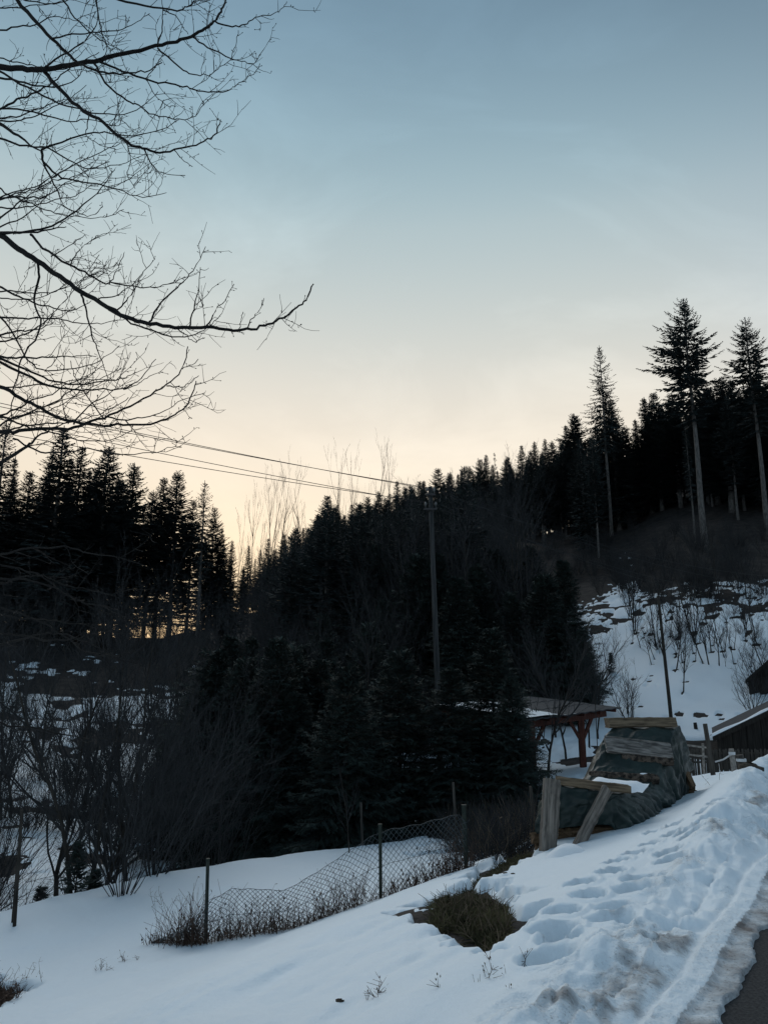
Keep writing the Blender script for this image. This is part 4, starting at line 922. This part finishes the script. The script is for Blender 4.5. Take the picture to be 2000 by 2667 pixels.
def clod(px, py, s, label, seed, group=None, material='clod'):
    p = hit(px, py); rs = random.Random(seed); bm = MB(); n, m = 7, 9
    for i in range(n + 1):
        for j in range(m):
            th = math.pi * i / n; ph = 2 * math.pi * j / m; k = s * rs.uniform(.75, 1.2); bm.v.append(Vector((k * 1.3 * math.sin(th) * math.cos(ph), k * math.sin(th) * math.sin(ph), k * .7 * math.cos(th))))
    for i in range(n):
        for j in range(m): bm.f.append((i * m + j, (i + 1) * m + j, (i + 1) * m + (j + 1) % m, i * m + (j + 1) % m))
    o = bm.build('clod' if material == 'clod' else 'snow_lump', M[material], None, True); o.location = (p.x, p.y, gz(p.x, p.y) - s * .12); tag(o, label, 'clod' if material == 'clod' else 'snow lump', group)
clod(885, 2612, .022, 'tiny dark crumb lying on smooth snow', 1)
for i, (px, py) in enumerate(((1307, 2271), (1316, 2272), (1335, 2271))): clod(px, py, .018, 'tiny dark droppings on the snow before the low woodpile', i + 2, 'droppings on the snow')
clod(1960, 2075, .14, 'brown frozen lump on top of the far bank end', 13)

# ------------------------------------------------------------------ woodpile
def beam(name, a, b, w, h, material, label, seed=0, cat='timber', group=None, parent=None, up=UP, n=16, ragged=.016, taper=0):
    """sawn or split timber from a to b: w across, h along `up`"""
    rs = random.Random(seed); o = Vector(a); d = Vector(b) - o; L = d.length; d.normalize(); s = d.cross(up).normalized(); u = s.cross(d)
    me = MB(); prof = [(-.5, -.42), (-.42, -.5), (.42, -.5), (.5, -.42), (.5, .42), (.42, .5), (-.42, .5), (-.5, .42)]
    off = [(rs.uniform(-1, 1) * ragged, rs.uniform(-1, 1) * ragged) for _ in prof]
    for i in range(n + 1):
        t = i / n; k = 1 - taper * t
        for j, (x, y) in enumerate(prof):
            e = rs.uniform(-1, 1) * ragged * .35
            me.v.append(Vector((x * w * k + off[j][0] + e, y * h * k + off[j][1] + e, t * L + (rs.uniform(-1, 1) * ragged if i in (0, n) else 0))))
    for i in range(n):
        for j in range(8): me.f.append((i * 8 + j, i * 8 + (j + 1) % 8, (i + 1) * 8 + (j + 1) % 8, (i + 1) * 8 + j))
    me.f.append(tuple(reversed(range(8)))); me.f.append(tuple(n * 8 + j for j in range(8)))
    ob = me.build(name, M[material], parent)
    from mathutils import Matrix
    ob.matrix_world = Matrix.Translation(o) @ Matrix((s, u, d)).transposed().to_4x4() if parent is None else ob.matrix_world
    if label: tag(ob, label, cat, group)
    return ob
def barklog(a, b, r, label, seed):
    rs = random.Random(seed); o = Vector(a); d = Vector(b) - o; n = 14; k = 12; me = MB()
    for i in range(n + 1):
        c = d * (i / n)
        for j in range(k):
            t = 6.283 * j / k; e = Vector((math.cos(t) * d.normalized().y, -math.cos(t) * d.normalized().x, math.sin(t))); me.v.append(c + e * (r * (1 + rs.uniform(-.14, .14)) * (1 - .1 * i / n)))
    for i in range(n):
        for j in range(k): me.f.append((i * k + j, i * k + (j + 1) % k, (i + 1) * k + (j + 1) % k, (i + 1) * k + j))
    me.f.append(tuple(range(k))); me.f.append(tuple(n * k + j for j in reversed(range(k))))
    ob = me.build('bark_log', M['log_bark'], None, True); ob.location = o; tag(ob, label, 'log'); return ob

NET = [
 [(1392, 2182, 10.6), (1450, 2158, 10.38), (1520, 2150, 10.38), (1588, 2150, 10.5), (1625, 2192, 10.5), (1682, 2192, 10.75)],
 [(1394, 2130, 10.65), (1450, 2108, 10.40), (1530, 2092, 10.40), (1592, 2086, 10.5), (1640, 2120, 10.65), (1690, 2186, 10.95)],
 [(1400, 2092, 10.8), (1452, 2048, 10.50), (1530, 2056, 10.50), (1618, 2068, 10.6), (1664, 2094, 10.9), (1722, 2164, 11.3)],
 [(1410, 2090, 11.2), (1480, 2042, 11.2), (1550, 2046, 11.2), (1640, 2056, 11.3), (1690, 2088, 11.5), (1735, 2150, 11.8)],
 [(1480, 2060, 12.0), (1530, 2036, 11.8), (1580, 2040, 11.8), (1690, 2044, 11.9), (1735, 2088, 12.0), (1760, 2126, 12.3)],
 [(1500, 2050, 12.3), (1545, 1998, 12.1), (1610, 1996, 12.1), (1718, 2000, 12.2), (1752, 2060, 12.4), (1765, 2118, 12.6)],
 [(1520, 2030, 12.7), (1565, 1934, 12.5), (1640, 1932, 12.5), (1745, 1936, 12.6), (1765, 2020, 12.8), (1772, 2112, 13.0)],
 [(1555, 2000, 13.0), (1588, 1897, 12.8), (1660, 1896, 12.8), (1758, 1898, 12.9), (1775, 2000, 13.2), (1778, 2105, 13.4)],
 [(1585, 1985, 13.8), (1605, 1888, 13.8), (1670, 1886, 13.8), (1770, 1890, 13.9), (1790, 1960, 14.0), (1803, 2000, 14.2)],
 [(1600, 2000, 14.3), (1618, 1960, 14.5), (1680, 1960, 14.5), (1768, 1962, 14.5), (1785, 1990, 14.5), (1798, 2010, 14.5)],
]
def tarp():
    C = np.array([[tuple(at(*p)) for p in row] for row in NET]); nr, nc = C.shape[:2]; SUB = 18
    def cat(A, n):
        out = []
        for i in range(n - 1):
            p0, p1, p2, p3 = A[max(i - 1, 0)], A[i], A[i + 1], A[min(i + 2, n - 1)]
            for j in range(SUB):
                t = j / SUB
                s = .5 * (2 * p1 + (p2 - p0) * t * .6 + (2 * p0 - 5 * p1 + 4 * p2 - p3) * t * t * .6 + (3 * p1 - p0 - 3 * p2 + p3) * t ** 3 * .6)
                l = p1 * (1 - t) + p2 * t; out.append(.55 * s + .45 * l if False else l * .55 + (p1 + (p2 - p1) * (t * t * (3 - 2 * t))) * .25 + (.5 * (2 * p1 + (p2 - p0) * t + (2 * p0 - 5 * p1 + 4 * p2 - p3) * t * t + (3 * p1 - p0 - 3 * p2 + p3) * t ** 3)) * .20)
        out.append(A[-1]); return np.array(out)
    S = cat(C, nr); S = np.transpose(cat(np.transpose(S, (1, 0, 2)), nc), (1, 0, 2)); a, b = S.shape[:2]
    gu = np.gradient(S, axis=0); gv = np.gradient(S, axis=1); nrm = np.cross(gv, gu); nrm /= np.linalg.norm(nrm, axis=2, keepdims=True) + 1e-9
    i, j = np.meshgrid(np.arange(a), np.arange(b), indexing='ij'); u = i / SUB; v = j / SUB
    ridge = lambda f, g, sd: (.5 - np.abs(fbm(u * f + v * g, v * f - u * g * .6, 1, 3, sd)) * 1.6)
    w = ridge(.7, 1.5, 5) * .034 + ridge(3.0, .35, 9) * .026 + ridge(.9, -3.2, 19) * .014 + ridge(4.5, 3.0, 29) * .009
    w = w * (.6 + .5 * smooth(v, 2.9, 3.3)) + smooth(v, 3.0, 3.8) * (.045 * np.abs(np.sin(u * 4.3 + v * .8 + 5 * fbm(u, v * .5, .8, 2, 3))) - .02 + .02 * np.sin(u * 13 + 4 * fbm(u, v * .4, 1.3, 2, 8)))
    f1, f2, fv = worley(u * 1.7 + fbm(u, v, 1.2, 2, 6) * .8, v * 2.3 + fbm(u, v, 1.2, 2, 7) * .8, 2); w = w + (.5 - f1) * .035
    S = S + nrm * (w - .02)[..., None]
    hem = (j == b - 1) | (j == 0); 
    v_ = S.reshape(-1, 3); f = [(p * b + q, p * b + q + 1, (p + 1) * b + q + 1, (p + 1) * b + q) for p in range(a - 1) for q in range(b - 1)]
    m = MB(); m.v = [Vector(x) for x in v_]; m.f = f; o = m.build('tarpaulin', M['tarp'], None, True)
    md = o.modifiers.new('cloth', 'SOLIDIFY'); md.thickness = .004
    tag(o, 'creased dark green tarpaulin draped over the stepped woodpile', 'tarpaulin'); return S
TS = tarp()
V = lambda *a: at(*a)
beam('split_beam', V(1580, 1882, 12.95), V(1753, 1880, 13.05), .22, .155, 'wood_pale', 'thick split beam lying on top of the tall end of the tarpaulin', 1)
beam('weathered_plank', V(1578, 1938, 12.42), V(1748, 1958, 12.40), .30, .05, 'wood_plank', 'broad weathered plank on the sloping tarpaulin under the top beam', 2, up=Vector((-.1, -.75, .8)))
barklog(V(1616, 1976, 12.30), V(1750, 1984, 12.32), .075, 'short bark-covered log below the weathered plank', 3)
barklog(V(1536, 2022, 11.98), V(1712, 2030, 12.02), .078, 'long bark-covered log at the foot of the tarpaulin slope', 4)
beam('split_beam', V(1450, 2033, 10.55), V(1637, 2056, 10.62), .12, .115, 'wood_pale', 'pale split beam along the front edge of the low woodpile', 5)
beam('leaning_board', V(1425, 2218, 10.12), V(1436, 2032, 10.30), .215, .10, 'wood_grey', 'broad grey weathered board standing against the low woodpile', 6, up=Vector((.25, -1, 0)))
beam('leaning_board', V(1500, 2218, 10.05), V(1583, 2056, 10.38), .135, .07, 'wood_grey', 'narrow grey board leaning slantwise against the low woodpile', 7, up=Vector((.1, -1, 0)))
rs = random.Random(17)
for k, (x0, y0, x1, y1) in enumerate(((1384, 2184, 1500, 2180), (1450, 2168, 1597, 2160), (1440, 2182, 1600, 2178), (1400, 2200, 1560, 2196), (1480, 2196, 1604, 2190), (1520, 2208, 1606, 2202), (1395, 2212, 1500, 2210))):
    beam('firewood_log', V(x0, y0, 10.52 + .04 * (k % 3)), V(x1, y1, 10.62 + .03 * (k % 2)), .13, .10, 'log_split', 'split firewood log lying crosswise at the bottom of the low woodpile', 30 + k, 'log', 'split logs showing under the tarpaulin front', ragged=.02, taper=.1)
for k in range(12):
    px, py = 1775 + 5 * (k % 3) + rs.uniform(-4, 6), 2035 + 7 * k + rs.uniform(-5, 5); c = V(px, py, 13.7 + .25 * (k % 3))
    beam('firewood_log', c + Vector((-.75, .22, rs.uniform(-.05, .05))), c + Vector((.14, -.04, rs.uniform(-.03, .03))), .12, .11, 'log_split', 'split firewood log poking out from the road side of the tall woodpile', 50 + k, 'log', 'split logs on the road side of the woodpile', ragged=.02)
beam('firewood_log', V(1786, 2012, 13.6), V(1803, 2050, 13.5), .12, .06, 'log_split', 'flat split log slanting outward at the edge of the tarpaulin', 80, 'log')
def snow_patch(pts, th, label, seed):
    """thin cushion of snow over a quad patch given by photo pixels"""
    P = [Vector(at(*p)) for p in pts]; rs = random.Random(seed); n, m = 22, 8; me = MB()
    for i in range(n + 1):
        for j in range(m + 1):
            u, v = i / n, j / m; b = P[0].lerp(P[1], u).lerp(P[3].lerp(P[2], u), v); e = min(u, 1 - u) * 6; e = min(1, e) * min(1, min(v, 1 - v) * 3.4)
            e += float(fbm(u * 4, v * 2, 1.3, 2, seed)) * .5
            me.v.append(b + Vector((0, 0, th * max(-.6, min(1, e)) - .006)))
    for i in range(n):
        for j in range(m): q = i * (m + 1) + j; me.f.append((q, q + m + 1, q + m + 2, q + 1))
    tag(me.build('snow_patch', M['snow_plain'], None, True), label, None, None, 'stuff')
snow_patch([(1525, 2046, 10.72), (1672, 2066, 10.8), (1690, 2040, 11.25), (1535, 2030, 11.25)], .07, 'cushion of snow left behind the front beam on the tarpaulin', 2)
snow_patch([(1660, 2020, 11.98), (1705, 2024, 12.0), (1705, 2018, 12.08), (1660, 2014, 12.08)], .03, 'strip of snow on the long bark log', 3)
def mound(px, py, a, b, h, label, seed):
    p = hit(px, py); me = MB(); n, m = 8, 20; rs = random.Random(seed)
    for i in range(n + 1):
        for j in range(m):
            r = i / n; t = 6.283 * j / m; x, y = p.x + a * r * math.cos(t), p.y + b * r * math.sin(t); me.v.append(Vector((x, y, gzc(x, y) + h * (1 - r * r) - .04 + h * .2 * float(fbm(x, y, 6, 2, seed)))))
    for i in range(n):
        for j in range(m): me.f.append((i * m + j, (i + 1) * m + j, (i + 1) * m + (j + 1) % m, i * m + (j + 1) % m))
    tag(me.build('snow_mound', M['snow_plain'], None, True), label, None, None, 'stuff')
mound(1472, 2214, .27, .2, .14, 'low cushion of snow between the two leaning boards', 4)

# ------------------------------------------------------------------ timber shelter
sh = empty('timber_shelter', (0, 0, 0)); tag(sh, 'open red-brown timber shelter with braced posts and snow on its low roof', 'shelter')
BL, BR = at(1352, 1890, 25.0), at(1570, 1859, 29.0)
g0 = gz(BR.x, BR.y); sh.location = (BR.x, BR.y, g0); SO = Vector(sh.location)
def part_beam(name, a, b, w, h, material, parent, up=UP, org=SO):
    o = Vector(a) - org; d = Vector(b) - Vector(a); L = d.length; d.normalize(); s = d.cross(up).normalized() * (w / 2); u = s.cross(d).normalized() * (h / 2); e = o + d * L
    m = MB(); m.hexa([o - s - u, o + s - u, o + s + u, o - s + u, e - s - u, e + s - u, e + s + u, e - s + u]); return m.build(name, M[material], parent)
dirb = (BR - BL).normalized(); back = Vector((-dirb.y, dirb.x, 0)).normalized() * 2.8 + Vector((0, 0, .22))
BRx = BR + dirb * .1
for k in (0, 1):
    o = back * k
    part_beam('beam', BL + o, BRx + o, .16, .20, 'red_timber', sh)
    for px, y in ((1378, 25.5), (1507, 27.8)):
        t = (y - BL.y) / (BR.y - BL.y); tp = BL.lerp(BR, t) + o - Vector((0, 0, .1)); b = Vector((tp.x, tp.y, gz(tp.x, tp.y) - .1))
        if b.z > tp.z - .5: b.z = tp.z - 1.5
        pp = part_beam('post', b, tp, .20, .20, 'red_timber', sh, up=Vector((0, 1, 0)))
        for sg in (-1, 1):
            part_beam('brace', tp - Vector((0, 0, .75)), tp + dirb * (.75 * sg), .10, .12, 'red_timber', sh, up=Vector((0, 1, .1)))
n = 6
for i in range(n):
    t = i / (n - 1); a = BL.lerp(BRx, t) + Vector((0, 0, .17)); part_beam('rafter', a - back * .16, a + back * 1.14, .09, .14, 'red_timber', sh)
nr = 26; ra_ = BL - dirb * .3 + Vector((0, 0, .26)) - back * .2; rb_ = BR + dirb * .35 + Vector((0, 0, .26)) - back * .2; rl = (rb_ - ra_)
for k in range(3):
    m = MB(); a0 = ra_ + back * (k * .46) + Vector((0, 0, .018 * k)) - SO; stp = back * .49; nn = 30
    for i in range(nn + 1):
        p = a0 + rl * (i / nn) + Vector((0, 0, .02 * math.sin(i * 2.1))); m.v += [p, p + stp, p - Vector((0, 0, .03)), p + stp - Vector((0, 0, .03))]
    for i in range(nn):
        q = i * 4; m.f += [(q, q + 4, q + 5, q + 1), (q + 2, q + 3, q + 7, q + 6), (q, q + 2, q + 6, q + 4), (q + 1, q + 5, q + 7, q + 3)]
    m.f += [(0, 1, 3, 2), (nn * 4, nn * 4 + 2, nn * 4 + 3, nn * 4 + 1)]
    m.build('roof_sheet', M['roofing'], sh)
m = MB(); nu, nv = 40, 14
for i in range(nu + 1):
    for j in range(nv + 1):
        u, v = i / nu * .52, .02 + j / nv * 1.36; lim = .30 + .20 * v / 1.4 + .10 * float(fbm(u * 3, v * 7, 1.5, 3, 7))
        e = min(1, max(-1, (lim - u) * 14)) * min(1, (v + .02) * 12) * min(1, (1.42 - v) * 12)
        m.v.append(ra_ + rl * u + back * v + Vector((0, 0, .03 + .07 * e)) - SO)
for i in range(nu):
    for j in range(nv): q = i * (nv + 1) + j; m.f.append((q, q + nv + 1, q + nv + 2, q + 1))
m.build('roof_snow', M['snow_plain'], sh, True)

# ------------------------------------------------------------------ barns and fences at the right
def barn(name, eave_px, y0, rise_px, half, depth, label, material='dark_boards', over=.35, snow=True):
    e = at(*eave_px, y0); r2 = at(*rise_px, y0); sl = (r2.z - e.z) / (r2.x - e.x); base = min(gz(e.x + 1, y0), gz(e.x + half, y0)) - .3
    root = empty(name, (e.x + half, y0, base)); O = Vector(root.location); tag(root, label, 'barn'); ridge = e + Vector((half, 0, sl * half)); bdir = Vector((e.x, y0, 0)).normalized()
    wl = e + Vector((over, over, sl * over)); wr = ridge + (ridge - wl); wr.z = wl.z; wr.y = wl.y
    n = 26
    for i in range(n):          # upright boards of the gable
        x0, x1 = wl.x + (wr.x - wl.x) * i / n, wl.x + (wr.x - wl.x) * (i + 1) / n - .012; f = lambda x: ridge.z - sl * abs(x - ridge.x) - .06
        dy = .02 * (i % 2); m = MB(); y = y0 + over
        m.hexa([Vector(q) - O for q in ((x0, y + dy, base), (x1, y + dy, base), (x1, y + .06 + dy, base), (x0, y + .06 + dy, base), (x0, y + dy, f(x0)), (x1, y + dy, f(x1)), (x1, y + .06 + dy, f(x1)), (x0, y + .06 + dy, f(x0)))]); m.build('board', M[material], root)
    for sx, X in ((-1, wl.x), (1, wr.x)):
        m = MB(); x0, x1 = min(X, X - sx * .08), max(X, X - sx * .08); c = [Vector((x0, y0 + over + .1, base)), Vector((x1, y0 + over + .1, base))]; c += [c[1] + bdir * depth, c[0] + bdir * depth]; up_ = Vector((0, 0, wl.z - .06 - base))
        m.hexa([q - O for q in c] + [q + up_ - O for q in c]); m.build('side_wall', M[material], root)
    for sx in (-1, 1):
        m = MB(); ed = Vector((ridge.x + sx * half, y0, e.z)); rd = ridge + Vector((0, 0, .0)); bk = bdir * (depth + over); th = Vector((0, 0, .09))
        m.hexa([ed - O, rd - O, rd + bk - O, ed + bk - O, ed + th - O, rd + th - O, rd + bk + th - O, ed + bk + th - O]); o = m.build('roof', M['roofing'], root)
        m = MB(); m.hexa([q - O - Vector((0, .035, .10)) for q in (ed, rd, rd + Vector((0, .03, 0)), ed + Vector((0, .03, 0)), ed + th * 1.8, rd + th * 1.8, rd + th * 1.8 + Vector((0, .03, 0)), ed + th * 1.8 + Vector((0, .03, 0)))]); m.build('barge_board', M[material], o)
        if snow:
            m = MB(); nn = 14
            for i in range(nn + 1):
                t = i / nn; p = ed.lerp(rd, t) + th - O; hh = max(.004, .05 + .08 * float(fbm(t * 6 + sx, 2, 1, 3, 3)))
                m.v += [p + Vector((0, .0, .002)), p + Vector((0, .05, hh)), p + Vector((0, .16, hh)), p + Vector((0, .24, .002))]
            for i in range(nn):
                for j in range(3): q = i * 4 + j; m.f.append((q, q + 4, q + 5, q + 1))
            m.build('roof_snow', M['snow_plain'], o, True)
    return root
barn('barn', (1855, 1925), 30.0, (2000, 1856), 4.0, 6.0, 'low dark barn with a thin line of snow along its gable edge')
barn('barn', (1940, 1775), 42.0, (2000, 1722), 4.2, 7.0, 'taller dark barn whose steep roof shows above the low one', snow=False)
# picket fence before the low barn
pk = empty('picket_fence', at(1880, 2000, 24.5)); PO = Vector(pk.location); tag(pk, 'dark grey picket fence below the low barn', 'fence')
me = None
for i in range(46):
    px = 1782 + i * 4.9; y = 25.5 - i * .02; b = at(px, 2000, y); g = gz(b.x, b.y); t = at(px, 1952 + 2 * math.sin(i * 2.1), y)
    if me is None:
        m = MB(); m.box((-.024, -.01, 0), (.024, .01, 1)); me = m.mesh('picket', M['fence_boards'])
    o = link_mesh('picket', me, pk); o.location = Vector((b.x, y, g - .1)) - PO; o.scale = (1, 1, max(.4, t.z - g + .1)); o.rotation_euler = (0, .03 * math.sin(i * 3.7), 0)
for h in (1962, 1985):
    a, b = at(1780, h, 25.55), at(2010, h, 24.65); part_beam('rail', a, b, .03, .06, 'fence_boards', pk, org=PO)
rf = empty('rail_fence', at(1820, 1990, 21)); RO = Vector(rf.location); tag(rf, 'two-rail wooden fence between the tall woodpile and the tall thin post', 'fence')
for (x0, y0, x1, y1) in ((1780, 1940, 1846, 1948), (1780, 1964, 1850, 1972)): part_beam('rail', at(x0, y0, 21), at(x1, y1, 20.6), .035, .045, 'rail_wood', rf, org=RO)
for px in (1785, 1830):
    a = at(px, 1995, 21.1); part_beam('post', Vector((a.x, a.y, gz(a.x, a.y) - .1)), at(px - 1, 1936, 21.1), .05, .05, 'rail_wood', rf, up=Vector((0, 1, 0)), org=RO)
def stake(bx, by, tx, ty, y, r, label, material='fence_boards', name='stake'):
    a, b = at(bx, by, y), at(tx, ty, y); g = gz(a.x, a.y); a.z = min(a.z, g) - .15; root = a
    m = MB(); m.tube([Vector((0, 0, 0)), (b - a) * .5, b - a], [r * 1.05, r, r * .92], 7); o = m.build(name, M[material]); o.location = a; tag(o, label, 'post'); return o
stake(1857, 2010, 1835, 1885, 18.5, .055, 'tall thin dark post leaning in the snow behind the bank', name='fence_post')
s1 = stake(1913, 2012, 1903, 1950, 17.5, .06, 'short post wrapped with white tape, beside the leaning stub', 'rail_wood', 'fence_post')
s2 = stake(1944, 2024, 1924, 1966, 16.0, .085, 'thick leaning post stub with a scrap of white tape', 'fence_boards', 'fence_post')
m = MB(); q = at(1905, 1962, 17.5); m.tube([q + Vector((0, 0, -.03)) - Vector(s1.location), q + Vector((0, 0, .03)) - Vector(s1.location)], .068, 10); m.build('tape', M['tape'], s1)
m = MB(); q = at(1929, 1979, 16.0); m.tube([q + Vector((0, 0, -.03)) - Vector(s2.location), q + Vector((0, 0, .025)) - Vector(s2.location)], .095, 10); m.build('tape', M['tape'], s2)
m = MB(); a, b = at(1905, 1964, 17.4), at(1862, 1984, 18.4); m.tube([a, a.lerp(b, .5) - Vector((0, 0, .03)), b], .018, 5); tag(m.build('barrier_tape', M['tape']), 'pale rope strung between the taped post and the tall thin post', 'rope')
# stakes and far posts at the left
stake(42, 2385, 58, 2110, 12.6, .026, 'tall thin dark stake at the snow edge of the gully', 'bark_dark'); stake(36, 2385, 46, 2250, 12.8, .02, 'short stick beside the tall stake', 'bark_dark')
stake(1190, 2105, 1180, 2038, 17.8, .03, 'old fence post in the brambles behind the chain-link', 'fence_boards'); stake(1392, 2120, 1381, 2048, 14.6, .03, 'grey post among brambles behind the woodpile', 'fence_boards'); stake(945, 2180, 940, 2090, 19, .03, 'short grey post beside the spruces', 'fence_boards')
stake(1556, 1985, 1548, 1800, 22, .012, 'long thin rod standing beside the shelter', 'bark_dark'); stake(1812, 1898, 1809, 1882, 38.5, .09, 'short dark stump on the snow above the lane', 'bark_dark', 'stump')
print('objects', len(bpy.data.objects), 'tris', sum(len(m.loop_triangles) if m.loop_triangles else sum(len(p.vertices) - 2 for p in m.polygons) for m in bpy.data.meshes))
